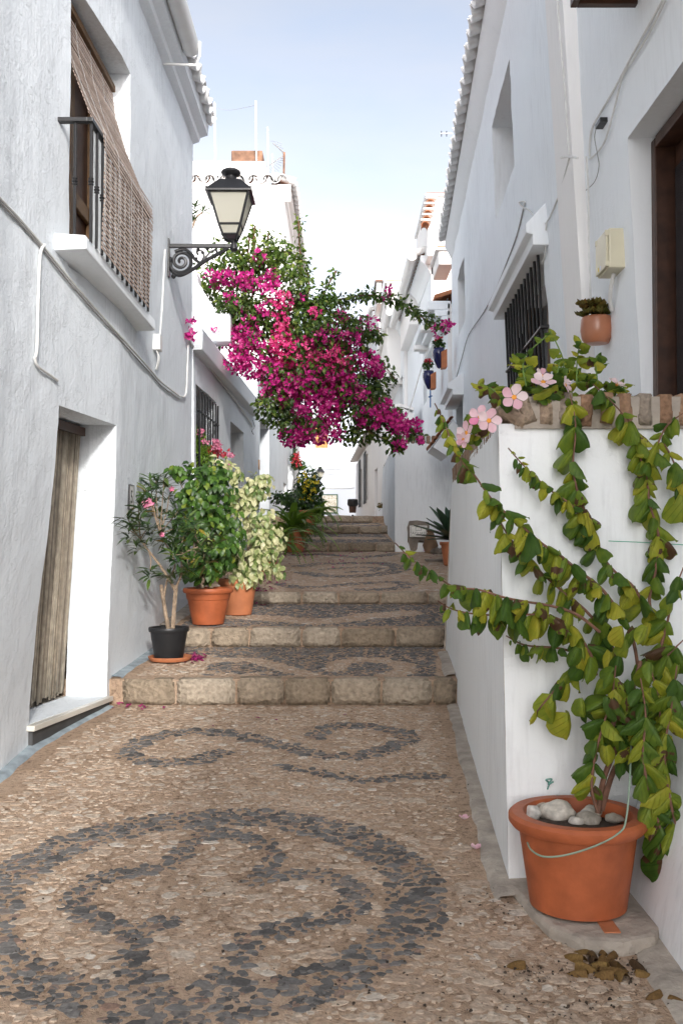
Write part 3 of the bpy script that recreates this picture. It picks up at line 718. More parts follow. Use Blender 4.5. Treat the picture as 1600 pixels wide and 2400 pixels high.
# ================================================================== tall white house with tiled eaves and aerials
HD=thing('white_house','tall sunlit white house with scalloped tile eaves and a roof box','house',(-3.5,25,1.5))
YD=22.0; XD=-1.29
zt=at(665,440,YD).z
wallsurf('front_wall',lambda u,v:(u,YD+0*u,v),arr(-6,XD,.3),arr(1.2,zt,.3),[],(0,1,0),M['cream'],HD,.006,.002)
wallsurf('side_wall',lambda u,v:(XD+0*u,u,v),arr(YD,30,.3),arr(1.2,zt,.3),[(23.2,24.0,6.6,8.0,.2),(25.4,26.2,6.6,8.0,.2)],(-1,0,0),M['cream'],HD,.006,.002)
for ya in (23.2,25.4): box('window',(XD-.26,ya-.05,6.5),(XD-.2,ya+.85,8.1),M['glass_dark'],HD)
# cornice under the eaves
b=MB(); b.prism([(-6,YD+.05,zt-.30),(-6,YD-.05,zt-.22),(-6,YD-.06,zt-.12),(-6,YD-.15,zt-.08),(-6,YD-.15,zt+.02),(-6,YD+.05,zt+.02)],(6+XD+.15,0,0)); b.build('cornice',M['cream'],HD,smooth=False)
b=MB(); b.prism([(XD-.05,YD+.052,zt-.30),(XD+.05,YD+.052,zt-.22),(XD+.06,YD+.052,zt-.12),(XD+.15,YD+.052,zt-.08),(XD+.15,YD+.052,zt+.02),(XD-.05,YD+.052,zt+.02)],(0,7.9,0)); b.build('cornice',M['cream'],HD)
tile_row(HD,(-3.75,YD-.24,zt+.02),(XD+.12,YD-.24,zt+.02),(0,1,0),.31,.30,TILE_W,TILE_W,1.35)
tile_row(HD,(XD+.26,YD-.05,zt+.02),(XD+.26,29.8,zt+.02),(-1,0,0),.31,.30,TILE_W,TILE_W,1.35)
b=MB().add([(-6,YD-.1,zt+.03),(XD+.1,YD-.1,zt+.03),(XD+.1,30,zt+.03),(-6,30,zt+.03),(-3.5,24.5,zt+.9),(-3.5,27.5,zt+.9)],[(0,1,4),(1,2,5,4),(2,3,5),(3,0,4,5)]); b.build('roof',M['tile_red'],HD)
p=at(622,377,23); q=at(440,377,23)
b=MB().box((q.x-1,23,zt-.2),(p.x,25,p.z)); b.build('roof_box',M['cream'],HD,bevel=.03)
a=at(543,377,23.3); c=at(616,356,23.3)
M['rust']=simple('rusty_sheet',(.22,.12,.075),.8,.6,4,.003,30)
tk=box('water_tank',(a.x,23.2,p.z+.005),(c.x,23.9,c.z),M['rust'],None,.03); tag(tk,'rusty brown metal tank lying on top of the tall white house','tank')
def pole(px,y0,y1,Y,label,r=.022):
    t=at(px,y0,Y); b_=at(px+2,y1,Y); o=tube('aerial_pole',[b_,t],r,M['pvc'],None,6); tag(o,label,'pole')
pole(503,240,375,23.6,'slim pale aerial pole left of the rusty tank on the roof'); pole(599,236,376,23.1,'tall pale aerial pole standing in front of the rusty tank'); pole(627,298,412,23.5,'pale aerial pole beside the mesh television aerial',.018); pole(638,360,412,24.2,'short pale aerial pole under the mesh television aerial',.02)
cable('aerial_wire',[at(503,252,23.6),at(540,258,23.5),at(598,247,23.2)],.004,M['cable_grey'],'thin wire strung between the two roof poles','wire')
AN=thing('television_aerial','rusty mast with a mesh grid television aerial on the tall house','aerial',at(666,412,24))
tube('mast',[at(665,415,24),at(666,357,24)],.03,M['rust'],AN,6)
gm=MB()
for i in range(9):
    u=i/8; gm.tube([at(628+30*u,398-26*u,24),at(645+22*u,412-50*u+8,24.2)],.006,4)
gm.tube([at(640,336,24),at(668,360,24.1)],.012,5); gm.tube([at(625,392,24),at(668,362,24)],.012,5)
for i in range(6):
    u=i/5; gm.tube([at(634+26*u,330+26*u,24),at(660+8*u,336+32*u,24.1)],.005,4)
gm.build('grid',M['cable_grey'],AN)
for x0,y0,x1,y1 in ((640,378,655,368),(646,384,658,372)): pass

# ================================================================== house that closes the street
YE=48.0
HE=thing('white_house','sunlit white house closing the top of the street with orange shutter','house',(-1,YE,2))
sh=[at(739,1030,YE),at(768,1050,YE)]
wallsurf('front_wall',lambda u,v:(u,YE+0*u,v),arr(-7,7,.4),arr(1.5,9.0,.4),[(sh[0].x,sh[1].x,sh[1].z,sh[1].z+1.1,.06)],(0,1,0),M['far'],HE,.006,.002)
M['orange']=simple('orange_wood',(.50,.22,.07),.6,.2,6)
box('shutter',(sh[0].x-.1,YE+.045,sh[1].z-.1),(sh[1].x+.1,YE+.08,sh[1].z+1.2),M['orange'],HE)
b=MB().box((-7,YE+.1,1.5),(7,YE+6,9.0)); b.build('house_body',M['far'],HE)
for yy,r in ((1097,.03),(1109,.02),(1143,.018)):
    pa=at(735,yy,YE-.05); pb=at(829,yy,YE-.05); o=tube('facade_cable',[pa,(pa+pb)/2+Vector((0,0,-.03)),pb],r,M['cable'],None,6); tag(o,'white cable crossing the facade of the end house','cable','cables on the end house')
def smalllamp():
    p=at(748,1140,YE-.45); L=thing('street_lamp','distant black street lantern on the wall of the end house','street lamp',p)
    tube('post',[at(748,1138,YE-.45),at(748,1121,YE-.45)],.03,M['iron'],L,8); tube('wall_arm',[at(748,1136,YE-.45),at(748,1136,YE)],.025,M['iron'],L,6)
    c=at(750,1120,YE-.45); z0=at(750,1118,YE-.45).z; z1=at(750,1107,YE-.45).z
    MB().lathe([(.10,z0),(.21,z1)],4,(c.x,c.y,0)).build('pane',M['frost'],L)
    MB().lathe([(.27,z1),(.22,z1+.04),(.08,z1+.2),(.10,z1+.24),(.03,z1+.28)],8,(c.x,c.y,0)).build('lantern_roof',M['iron'],L)
    MB().lathe([(.03,z0-.14),(.11,z0-.014),(.10,z0)],8,(c.x,c.y,0)).build('cradle',M['iron'],L)
smalllamp()
a=at(755,1161,YE-.05); c=at(789,1201,YE-.05)
MP=thing('wall_map','pale glazed tile panel with a green frame on the end house','panel',((a.x+c.x)/2,YE-.05,c.z))
def panelmat():
    m,n,l,b=nt('printed_tiles'); g=n.new('ShaderNodeNewGeometry'); s=n.new('ShaderNodeTexNoise'); s.inputs['Scale'].default_value=14; s.inputs['Detail'].default_value=4; l.new(g.outputs['Position'],s.inputs[0])
    r=ramp(n,[(.38,(.40,.36,.24)),(.48,(.62,.57,.45)),(.6,(.70,.68,.62))]); l.new(s.outputs[0],r.inputs[0]); l.new(r.outputs[0],b.inputs['Base Color']); b.inputs['Roughness'].default_value=.3; return m
box('tiles',(a.x,YE-.08,c.z),(c.x,YE-.04,a.z),panelmat(),MP)
M['green_paint']=simple('green_paint',(.05,.12,.08),.5,.1); f=MB(); w=.055
f.box((a.x-w,YE-.09,c.z-w),(a.x,YE-.03,a.z+w)).box((c.x,YE-.09,c.z-w),(c.x+w,YE-.03,a.z+w)).box((a.x,YE-.09,a.z),(c.x,YE-.03,a.z+w)).box((a.x,YE-.09,c.z-w),(c.x,YE-.03,c.z)); f.build('frame',M['green_paint'],MP)
p=at(826,1208,30); BN=thing('litter_bin','dark litter bin with a black bag at the end of the street','bin',p)
MB().lathe([(.10,.08),(.13,.42),(.1,.42)],14,(p.x,p.y,p.z)).build('bin_body',M['wood_dark'],BN,smooth=True); MB().lathe([(.14,.28),(.17,.34),(.16,.48),(.13,.50),(.06,.46)],11,(p.x,p.y,p.z)).build('bag',M['plastic_black'],BN,smooth=True)
MB().tube([(p.x,p.y,zg(30)),(p.x,p.y,p.z+.02)],.03,8).build('post',M['iron'],BN)

# ================================================================== right-hand houses
def XR1(y,z):
    y=np.asarray(y,float); z=np.asarray(z,float); t=np.clip((z-2)/4,-.4,1.1)
    return (1.42+.028*(y-5.5))*(1-t)+(1.178+.054*(y-5.5))*t
def XR1f(y,z): return float(XR1(y,z))
R1=thing('white_house','long white house with barred hooded window and deep slit windows','house',(2.5,10,1))
w1=(6.62,8.42,2.05,3.50,.16); s1=(7.72,9.02,4.50,5.36,.30); s2=(12.5,13.6,4.35,5.15,.28); w2=(13.05,14.2,2.3,3.45,.2)
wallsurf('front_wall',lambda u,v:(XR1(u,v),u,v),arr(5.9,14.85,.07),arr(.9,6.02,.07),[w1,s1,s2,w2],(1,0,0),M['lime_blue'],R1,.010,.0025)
b=MB(); b.add([(1.70,14.85,.9),(7,14.85,.9),(7,14.85,6),(1.67,14.85,6)],[(0,1,2,3)]); b.add([(7,5.5,.9),(7,14.85,.9),(7,14.85,6),(7,5.5,6)],[(0,1,2,3)]); b.build('side_wall',M['lime_blue'],R1)
E0=Vector((1.165,5.55,6.0)); E1=Vector((1.675,14.88,6.0)); ed=(E1-E0)
b=MB(); b.prism([E0+Vector((.1,0,-.28)),E0+Vector((.0,0,-.2)),E0+Vector((-.05,0,-.10)),E0+Vector((-.10,0,-.02)),E0+Vector((-.10,0,.03)),E0+Vector((.15,0,.05))],ed); b.build('cornice',M['smooth'],R1,smooth=True)
tile_row(R1,E0+Vector((-.19,0,.0)),E1+Vector((-.19,0,.0)),(1,-.054,0),.235)
b=MB(); b.prism([E0+Vector((-.1,0,.12)),E0+Vector((3.2,0,1.2)),E0+Vector((6.2,0,.1)),E0+Vector((6.2,0,.02)),E0+Vector((.0,0,.055))],ed); b.build('roof',M['tile_red'],R1)
# hooded window with bars
def hood(parent,ya,yb,z,out,Xf):
    xa,xb=Xf(ya,z),Xf(yb,z); d=Vector((xb-xa,yb-ya,0))
    b=MB(); b.prism([(xa+.03,ya,z-.02),(xa-out*.7,ya,z-.02),(xa-out*.7,ya,z+.05),(xa-out,ya,z+.06),(xa-out,ya,z+.12),(xa-out*.15,ya,z+.26),(xa+.03,ya,z+.26)],d); return b.build('window_hood',M['smooth'],parent,bevel=.008)
hood(R1,6.42,8.66,3.50,.15,XR1f)
wi=box('barred_window',(XR1f(7.5,3)+.22,6.5,2.0),(XR1f(7.5,3)+.27,8.6,3.6),M['glass_dark'],R1)
for ya in (6.66,7.45,8.28): box('frame',(XR1f(7.5,3)+.16,ya,2.05),(XR1f(7.5,3)+.215,ya+.10,3.5),M['wood_door'],wi,.005)
nb=12
for i in range(nb):
    y=6.66+i*(1.70/(nb-1)); x0=XR1f(y,2.1)-.035; x1=XR1f(y,3.48)-.035
    tube('bar',[(x0,y,2.02),(x1,y,3.5)],.012,M['iron'],wi,6)
for z in (2.28,2.98): tube('cross_bar',[(XR1f(6.6,z)+.05,6.60,z),(XR1f(6.62,z)-.04,6.63,z),(XR1f(8.42,z)-.04,8.42,z),(XR1f(8.44,z)+.05,8.46,z)],.014,M['iron'],wi,6)
for i in (5,6):
    y=6.66+i*(1.70/(nb-1)); tube('latch',[(XR1f(y,2.98)-.05,y,2.85),(XR1f(y,2.98)-.06,y,3.1)],.011,M['iron'],wi,6)
hood(R1,12.85,14.4,3.45,.22,XR1f)
box('barred_window',(XR1f(13.6,3)+.2,12.9,2.2),(XR1f(13.6,3)+.26,14.4,3.5),M['glass_dark'],R1)
for s in (s1,s2): box('shutter',(XR1f(s[0],s[2])+.34,s[0]-.1,s[2]-.1),(XR1f(s[0],s[2])+.38,s[1]+.1,s[3]+.1),M['wood_door'],R1)

# near house at the right edge with the brown door
def XR0(y,z): return 1.455-.045*(np.asarray(z)-2)+0*np.asarray(y)
def XR0f(y,z): return float(XR0(y,z))
R0=thing('white_house','white house with a dark wooden door above the brick-capped parapet','house',(2.5,2,0))
wallsurf('front_wall',lambda u,v:(XR0(u,v),u,v),np.concatenate([arr(1.3,3.0,.3),arr(3.1,5.95,.07)]),arr(.0,6.1,.08),[(3.70,4.72,2.02,3.49,.17)],(1,0,0),M['smooth'],R0,.003,.001)
box('front_wall',(1.35,-10,-1),(7,1.29,4.25),M['smooth'],R0)
b=MB(); b.add([(1.54,5.96,0),(4,5.96,0),(4,5.96,6.1),(1.25,5.96,6.1)],[(0,1,2,3)]); b.add([(1.54,1.3,0),(4,1.3,0),(4,1.3,6.1),(1.25,1.3,6.1)],[(0,1,2,3)]); b.add([(1.1,1.2,6.1),(4,1.2,6.1),(4,5.96,6.1),(1.1,5.96,6.1)],[(0,1,2,3)]); b.build('side_wall',M['smooth'],R0)
dd=box('front_door',(1.60,3.6,2.0),(1.66,4.9,3.6),M['wood_dark'],R0)
box('frame',(1.50,4.66,2.03),(1.60,4.72,3.47),M['wood_dark'],dd,.006); box('frame',(1.50,3.72,3.42),(1.598,4.655,3.475),M['wood_dark'],dd,.006); box('panel',(1.575,4.1,2.2),(1.605,4.6,3.3),M['glass_dark'],dd,.004)
# corner band
b=MB(); b.prism([(1.60,5.52,1.9),(1.412,5.52,1.9),(1.175,5.52,6.1),(1.60,5.52,6.1)],(0,.42,0)); b.build('corner_band',M['cream'],R0,bevel=.006)
wb=thing('wooden_balcony_box','brown wooden balcony box seen from below on the white wall','balcony',(1.2,4,4))
p=at(1335,19,4.5); box('underside',(p.x+.03,3.4,p.z+.035),(1.40,4.46,p.z+.05),M['wood_warm'],wb); 
for a,c in (((p.x,3.4,p.z),(p.x+.03,4.5,p.z+.09)),((p.x+.0305,4.46,p.z),(1.42,4.5,p.z+.09)),((p.x+.0305,3.4,p.z),(1.40,3.44,p.z+.09))): box('beam',a,c,M['wood_dark'],wb,.004)
for i in range(8): box('board',(p.x,3.4+i*.137,p.z+.095),(p.x+.02,3.53+i*.137,p.z+.9),M['wood_warm'],wb,.003)
def W0(px,py,off=.01): q=onwall(px,py,XR0f); return q-Vector((off,0,0))
def W1(px,py,off=.012): q=onwall(px,py,XR1f); return q-Vector((off,0,0))
cr=lambda x,y:(1000+x/2.6133,y/2.6133)
def cw(fn,pts,off=.01): return [fn(*cr(x,y),off) for x,y in pts]
cable('wall_cable',cw(W0,[(1460,0),(1360,180),(1265,350),(1170,530),(1085,675),(1030,770),(1012,850),(1008,960)],.012),.006,M['cable'],'white cable descending the near wall to the corner band')
cable('wall_cable',cw(W0,[(1480,0),(1380,200),(1290,350),(1215,470),(1170,640),(1110,850),(1060,930),(1010,975)],.014),.005,M['cable'],'slack white cable hanging in a curve beside the corner band')
cable('wall_cable',cw(W0,[(1008,960),(1020,1150),(1022,1480),(1030,1700),(1032,1850)],.03),.006,M['cable'],'white cable dropping along the corner band')
cable('hanging_wire',cw(W0,[(1065,760),(1048,840),(1065,940),(1075,1020),(1050,1110),(995,1165)],.02),.0025,M['cable_grey'],'thin loose wire dangling from the broken bracket on the wall','wire')
q=W0(*cr(1090,755)); o=box('cable_bracket',(q.x-.03,q.y-.05,q.z-.012),(q.x+.012,q.y+.05,q.z+.012),M['iron'],None,.003); tag(o,'small broken black cable bracket on the near wall','bracket')
cable('wall_cable',cw(W1,[(885,965),(845,1120),(800,1250),(765,1330),(745,1370),(738,1450),(738,1540),(715,1620)],.014),.0055,M['cable'],'white cable running from the corner band to the window hood')
cable('wall_cable',cw(W1,[(885,965),(930,960),(990,968)],.06),.007,M['cable'],'short white cable crossing the corner band')
cable('wall_cable',cw(W1,[(745,1370),(690,1350),(640,1290),(595,1265),(575,1240),(610,1235),(600,1270)],.014),.006,M['cable'],'coiled white cable end above the hooded window')
cable('wall_cable',cw(W1,[(600,1280),(560,1440),(500,1600),(430,1770),(350,1920),(262,2050),(225,2170),(180,2330)],.012),.006,M['cable_grey'],'thin grey wire slanting down the wall past the window hood')
cable('wall_cable',cw(W1,[(810,0),(820,150),(850,500),(862,660),(875,860),(885,960)],.012),.006,M['cable'],'white cable falling straight down beside the corner band')
# electricity box
p=W0(1466,570); EB=thing('meter_box','cream plastic meter box with two round stickers on the wall','meter box',(1.38,4.97,2.9))
xw=XR0f(4.97,3.0); M['boxplastic']=simple('yellowed_plastic',(.62,.58,.43),.4,.08,6)
MB().box((xw-.075,4.87,2.90),(xw+.015,5.09,3.10)).build('box_body',M['boxplastic'],EB,bevel=.008)
box('lid',(xw-.088,4.878,2.908),(xw-.0755,5.082,3.092),M['boxplastic'],EB,.004)
for y,z in ((4.885,3.075),(5.07,3.075),(4.885,2.92)): box('lid_clip',(xw-.092,y-.012,z-.012),(xw-.06,y+.004,z+.016),M['boxplastic'],EB,.002)
M['st_y']=simple('yellow_sticker',(.75,.60,.10),.5,.05); M['st_w']=simple('white_sticker',(.65,.68,.75),.5,.05)
for y,mm in ((5.02,'st_y'),(4.985,'st_w')):
    b=MB(); n=14; b.add([(xw-.0892,y+.012*math.cos(2*math.pi*k/n),2.928+.012*math.sin(2*math.pi*k/n)) for k in range(n)]+[(xw-.088,y+.012*math.cos(2*math.pi*k/n),2.928+.012*math.sin(2*math.pi*k/n)) for k in range(n)],[tuple(range(n))]+[(k,(k+1)%n,n+(k+1)%n,n+k) for k in range(n)]); b.build('sticker',M[mm],EB)
tube('conduit_stub',[(xw-.02,4.98,2.9),(xw-.03,5.0,2.84),(xw-.02,5.06,2.78),(xw+.0,5.1,2.74)],.011,M['cable'],EB)

# further houses on the right
def rhouse(label,y0,y1,xa,xb,z0,z1,ops=(),eave='gutter',mat='lime_blue',depth=5):
    H=thing('white_house',label,'house',((xa+xb)/2+1.5,(y0+y1)/2,z0))
    Xf=lambda y,z:np.interp(y,[y0,y1],[xa,xb])+0*np.asarray(z)
    wallsurf('front_wall',lambda u,v:(Xf(u,v),u,v),arr(y0,y1,.2),arr(z0,z1,.2),[o[:5] for o in ops],(1,0,0),M[mat],H,.008,.003)
    for o in ops: box('window' if o[2]>z0+.2 else 'door',(Xf(o[0],0)+o[4]*.8+.01,o[0]-.08,o[2]-.08),(Xf(o[0],0)+o[4]*.8+.06,o[1]+.08,o[3]+.08),M['glass_dark'],H)
    b=MB(); b.add([(xa,y0,z0),(xa+depth,y0,z0),(xa+depth,y0,z1),(xa,y0,z1)],[(0,1,2,3)]); b.add([(xb,y1,z0),(xb+depth,y1,z0),(xb+depth,y1,z1),(xb,y1,z1)],[(0,1,2,3)]); b.build('side_wall',M['cream'],H)
    dv=Vector((xb-xa,y1-y0,0)); a0=Vector((xa,y0,z1))
    pk=min(.9,depth*.18); rm=M['cream'] if eave=='flat' else M['tile_red']; b=MB(); b.prism([a0+Vector((-.2,0,.14)),a0+Vector((depth*.5,0,pk+.1)),a0+Vector((depth,0,.12)),a0+Vector((depth,0,.06)),a0+Vector((depth*.5,0,pk+.04)),a0+Vector((-.2,0,.08))],dv); b.build('roof',rm,H)
    b=MB(); b.prism([a0+Vector((.01,.01,-.01)),a0+Vector((depth*.5,.01,pk+.035)),a0+Vector((depth-.01,.01,-.01))],dv*.995); b.build('gable',M['cream'],H)
    if eave=='molding':
        for k,(o1,dz,h) in enumerate(((-.10,-.34,.15),(-.20,-.19,.10),(-.30,-.09,.14))):
            b=MB(); b.prism([a0+Vector((o1,0,dz)),a0+Vector((o1,0,dz+h)),a0+Vector((.05,0,dz+h)),a0+Vector((.05,0,dz))],dv); b.build('cornice',M['smooth'],H,bevel=.02)
    elif eave!='flat':
        b=MB(); b.prism([a0+Vector((-.02,0,-.3)),a0+Vector((-.08,0,-.16)),a0+Vector((-.2,0,-.05)),a0+Vector((-.2,0,.05)),a0+Vector((.05,0,.05)),a0+Vector((.05,0,-.3))],dv); b.build('cornice',M['smooth'],H)
        tile_row(H,a0+Vector((-.28,0,.04)),a0+dv+Vector((-.28,0,.04)),(1,0,0),.24)
    if eave=='gutter': tube('rain_gutter',[a0+Vector((-.36,-.05,.02)),a0+dv+Vector((-.36,0,-.02))],.085,M['pvc'],H,12)
    return H
H2=rhouse('white house with heavy moulded cornice past the long house',14.9,18.0,1.62,1.62,1.0,5.12,[(15.2,16.0,2.0,3.2,.2)],'molding')
b=MB(); 
for yy in (15.6,17.2): box('spout',(1.28,yy,4.86),(1.66,yy+.22,4.95),M['cream'],H2,.02)
H3=rhouse('white house with white rain gutter and barred balcony door',18.02,23.7,1.66,1.60,1.2,6.72,[(18.9,19.7,4.2,5.3,.25),(21.2,22.0,1.9,3.2,.25)],'gutter')
H4=rhouse('white house with balcony and second gutter further up',23.72,29.5,1.52,1.46,1.5,7.0,[(24.3,25.3,3.4,5.6,.3)],'gutter')
H5=rhouse('far white house with small scalloped tile eave',29.52,36,1.13,.95,1.5,8.35,[(31,32,5.0,6.6,.25)],'tiles')
H6=rhouse('low white house with barred windows near the street end',20.05,34.4,.93,.50,1.3,4.1,[(23,24,1.97,3.2,.2),(27,28,2.6,3.9,.12),(30,31.2,2.5,3.7,.12)],'flat','cream',.55)
for y0 in (27,30): 
    for i in range(7): tube('bar',[(float(np.interp(y0+i*.17,[20.05,34.4],[.93,.50]))-.06,y0+i*.17,2.5),(float(np.interp(y0+i*.17,[20.05,34.4],[.93,.50]))-.06,y0+i*.17,3.95)],.015,M['iron'],H6,5)
bx=H4; xx=1.50
bs=box('balcony_slab',(.95,24.1,3.28),(1.56,25.5,3.42),M['smooth'],H4,.02)
br_=thing('balcony_railing','black iron railing of the far balcony with a dark awning cloth','railing',(.98,24.8,3.42))
for i in range(9): tube('baluster',[(.98,24.13+i*.165,3.42),(.98,24.13+i*.165,4.35)],.012,M['iron'],br_,5)
for i in range(4): tube('baluster',[(1.0+i*.13,24.13,3.42),(1.0+i*.13,24.13,4.35)],.012,M['iron'],br_,5)
tube('top_rail',[(1.52,24.13,4.36),(.98,24.13,4.36),(.98,25.46,4.36)],.02,M['iron'],br_,5)
aw=MB(); n=8; V=[];Fc=[]
for i in range(n+1):
    t=i/n; x=.96+.5*t; z=3.9+.25*t+.75*t**2.5
    V+=[(x,24.1,z),(x,25.4,z+.02)]
    if i: k=len(V)-4; Fc.append((k,k+1,k+3,k+2))
aw.add(V,Fc).build('awning_cloth',M['plastic_black'],br_,smooth=True)
# roof-top blocks behind the right-hand eaves
def block(label,px0,py0,px1,py1,Y,d,tilew=True,cap='tile_white'):
    a=at(px0,py0,Y); c=at(px1,py1,Y)
    H=thing('roof_house',label,'house',((a.x+c.x)/2,Y+d/2,c.z)); 
    MB().box((a.x,Y,c.z),(c.x,Y+d,a.z)).build('wall',M['cream'],H,bevel=.02); box('coping',(a.x-.05,Y-.05,a.z+.002),(c.x+.05,Y+d,a.z+.05),M[cap],H,.01)
    box('coping_tiles',(a.x-.02,Y-.03,a.z+.052),(c.x+.02,Y+d,a.z+.075),M['tile_red'],H,.006)
    return H
block('upper white storey with thin red coping above the gutter house',906,664,1000,900,25,4)
block('upper white storey with red coping behind the moulded cornice',958,640,1060,760,20.5,3)
block('narrow white tower with red tile rows on the roofs',1001,462,1045,600,17.5,2.5)
tw=[at(1004,470,17.4),at(1000,530,17.4)]
TR=thing('tile_stack','projecting red tile courses along the edge of the narrow roof tower','roof tiles',tw[1])
for i in range(5):
    p=at(1008-3*i,476+13*i,17.3); o=bpy.data.objects.new('roof_tile',TILE_R); link(o,TR); o.location=p; o.rotation_euler=(0,0,0); o.scale=(.7,.7,.7)
    box('ledge',(p.x-.08,17.3,p.z+.09),(p.x+.12,17.6,p.z+.12),M['cream'],TR)
block('small dormer with red coping beside the long house eave',1027,588,1062,620,16,1)
block('dark-roofed attic box above the far gutter house',882,662,894,712,28,2,cap='wood_dark')
p=at(1032,313,12.5); AE=thing('roof_aerial','small rod aerial sticking out above the right tile eave','aerial',p)
tube('boom',[at(1060,313,12.5),at(1032,313,12.5)],.008,M['pvc'],AE,5)
for x in (1034,1046): tube('rod',[at(x,307,12.5),at(x,320,12.5)],.006,M['iron'],AE,5)
def XR2f(y,z): return 1.62
def W2(px,py,off=.012): q=onwall(px,py,lambda y,z: 1.62 if y>14.9 else XR1f(y,z)); return q-Vector((off,0,0))
cable('wall_cable',[W2(x,y,.03) for x,y in [(1053,700),(1030,760),(1015,805)]],.008,M['cable_grey'],'dark wire slanting below the moulded cornice')
cable('wall_cable',[at(x,y,17) for x,y in [(1010,800),(985,870),(965,940),(945,1000)]],.012,M['cable'],'bundled white cables slanting down the far right houses')
# blue half-glazed wall pots with geraniums
M['blue_glaze']=simple('cobalt_glaze',(.012,.014,.075),.12,.2,6,spec=.6)
POTS_BLUE=[(1028,828),(1004,880)]

# ================================================================== parapets
def brick_mesh(L,W,H,seed):
    me=rough_block(L,H,W,seed,.004,.0035); me=me.copy(); me.name='brick'; me.materials.clear(); me.materials.append(M['brick']); return me
M['brick']=islandmat('old_brick',[(0,(.22,.125,.075)),(.35,(.31,.19,.12)),(.7,(.36,.26,.18)),(1,(.28,.235,.19))],.95,.2,bump=.012,bscale=50)
PW=thing('parapet_wall','whitewashed parapet with a brick-on-edge cap behind the big terracotta pot','wall',(.9,5.7,.3))
Zt=1.985
b=MB(); n=26
def side(u,v):       # street side, leaning
    t=(v-.1)/1.9; x=np.interp(u,[3.74,6.6,7.75],[.633,.765,.80]); xt=np.interp(u,[3.74,6.6,7.75],[.598,.80,.87]); return (x+(xt-x)*t,u,v)
wallsurf('side_face',side,arr(3.74,7.75,.08),arr(.1,Zt+.02,.07),[],(1,0,0),M['plant_wall'],PW,.004,.0012)
def front(u,v):
    t=(v-.1)/1.9; x0=.633-.035*t; return (x0+(1.50-x0)*u, 3.74+0*u, v)
wallsurf('front_face',front,arr(0,1,.06),arr(.1,Zt,.06),[],(0,1,0),M['plant_wall'],PW,.004,.0012)
b=MB(); b.add([(.80,7.75,.6),(1.52,7.75,.6),(1.52,7.75,Zt),(.87,7.75,Zt)],[(0,1,2,3)]); b.add([(.598,3.74,Zt),(1.50,3.74,Zt),(1.52,7.75,Zt),(.87,7.75,Zt)],[(0,1,2,3)]); b.build('top_slab',M['cement'],PW)
bm0=[brick_mesh(.052,.16,.125,k*7.3) for k in range(6)]
x=.70; k=0
while x<1.46:
    o=bpy.data.objects.new('brick',bm0[k%6]); link(o,PW); o.location=(x,3.80,Zt+.052+random.uniform(-.006,.006)); o.rotation_euler=(0,random.uniform(-.05,.05)-(.35 if x<.76 else 0),random.uniform(-.03,.03)); x+=.076; k+=1
o=bpy.data.objects.new('brick',bm0[2]); link(o,PW); o.location=(.655,3.80,Zt+.03); o.rotation_euler=(0,-.95,0); o.scale=(1,1,.9)
y=3.96
while y<7.7:
    o=bpy.data.objects.new('brick',bm0[k%6]); link(o,PW); xx=float(np.interp(y,[3.74,6.6,7.75],[.598,.80,.87])); o.location=(xx+.08,y,Zt+.045); o.rotation_euler=(0,0,math.pi/2+random.uniform(-.03,.03)); y+=.078; k+=1
MB().box((.66,3.7235,Zt-.02),(1.46,3.86,Zt+.102)).build('cap_mortar',M['cement'],PW)
# buttress-like low wall at the right edge
LW=thing('buttress_wall','battered white wall foot beside the big terracotta pot','wall',(1.2,2.9,.1))
def lw(u,v): return (np.interp(v,[0,.1,.25,.5,1.05,1.35],[1.05,1.035,1.045,1.10,1.27,1.40])+0*u,u,v)
wallsurf('face',lw,arr(1.0,3.73,.08),arr(0,1.35,.06),[],(1,0,0),M['plant_wall'],LW,.006,.002)
b=MB(); b.add([(1.40,1,1.35),(1.52,1,1.35),(1.52,3.73,1.35),(1.40,3.73,1.35)],[(0,1,2,3)]); b.build('top',M['plant_wall'],LW)
# farther parapet with the water-meter hatch
PA=thing('parapet_wall','pinkish-white parapet block with a water-meter hatch and thin brick cap','wall',(1.3,17,1.3))
wallsurf('front_face',lambda u,v:(u,14.72+0*u,v),arr(.80,1.75,.12),arr(1.2,2.97,.1),[(.99,1.285,1.475,1.72,.05)],(0,1,0),M['plant_wall'],PA,.006,.002)
wallsurf('side_face',lambda u,v:(np.interp(u,[14.72,20],[.80,.84])+.03*np.sin(v*2.2)*(u>14.8),u,v),arr(14.72,20,.2),arr(1.2,2.97,.15),[],(1,0,0),M['lime'],PA,.012,.003)
MB().add([(.8,14.72,2.97),(1.75,14.72,2.97),(1.75,20,2.97),(.84,20,2.97)],[(0,1,2,3)]).build('top_slab',M['cement'],PA)
x=.84; k=0
while x<1.7:
    o=bpy.data.objects.new('brick',bm0[k%6]); link(o,PA); o.location=(x,14.80,3.02); x+=.078; k+=1
TH=thing('tile_hood','small sloping hood of terracotta tiles over a side doorway','tile hood',at(1045,1040,13.4))
h0,h1=at(1014,1042,13.4),at(1062,978,13.4)
MB().prism([h0+Vector((0,0,-.03)),h1+Vector((0,0,-.03)),h1+Vector((.15,0,-.25)),h0+Vector((.2,0,-.16))],(0,.9,0)).build('hood_slab',M['smooth'],TH)
for i in range(7):
    o=bpy.data.objects.new('roof_tile',TILE_R); link(o,TH); o.location=h0+(h1-h0)*(i/6.5); o.rotation_euler=(0,-.9,0); o.scale=(.42,1.6,.42)
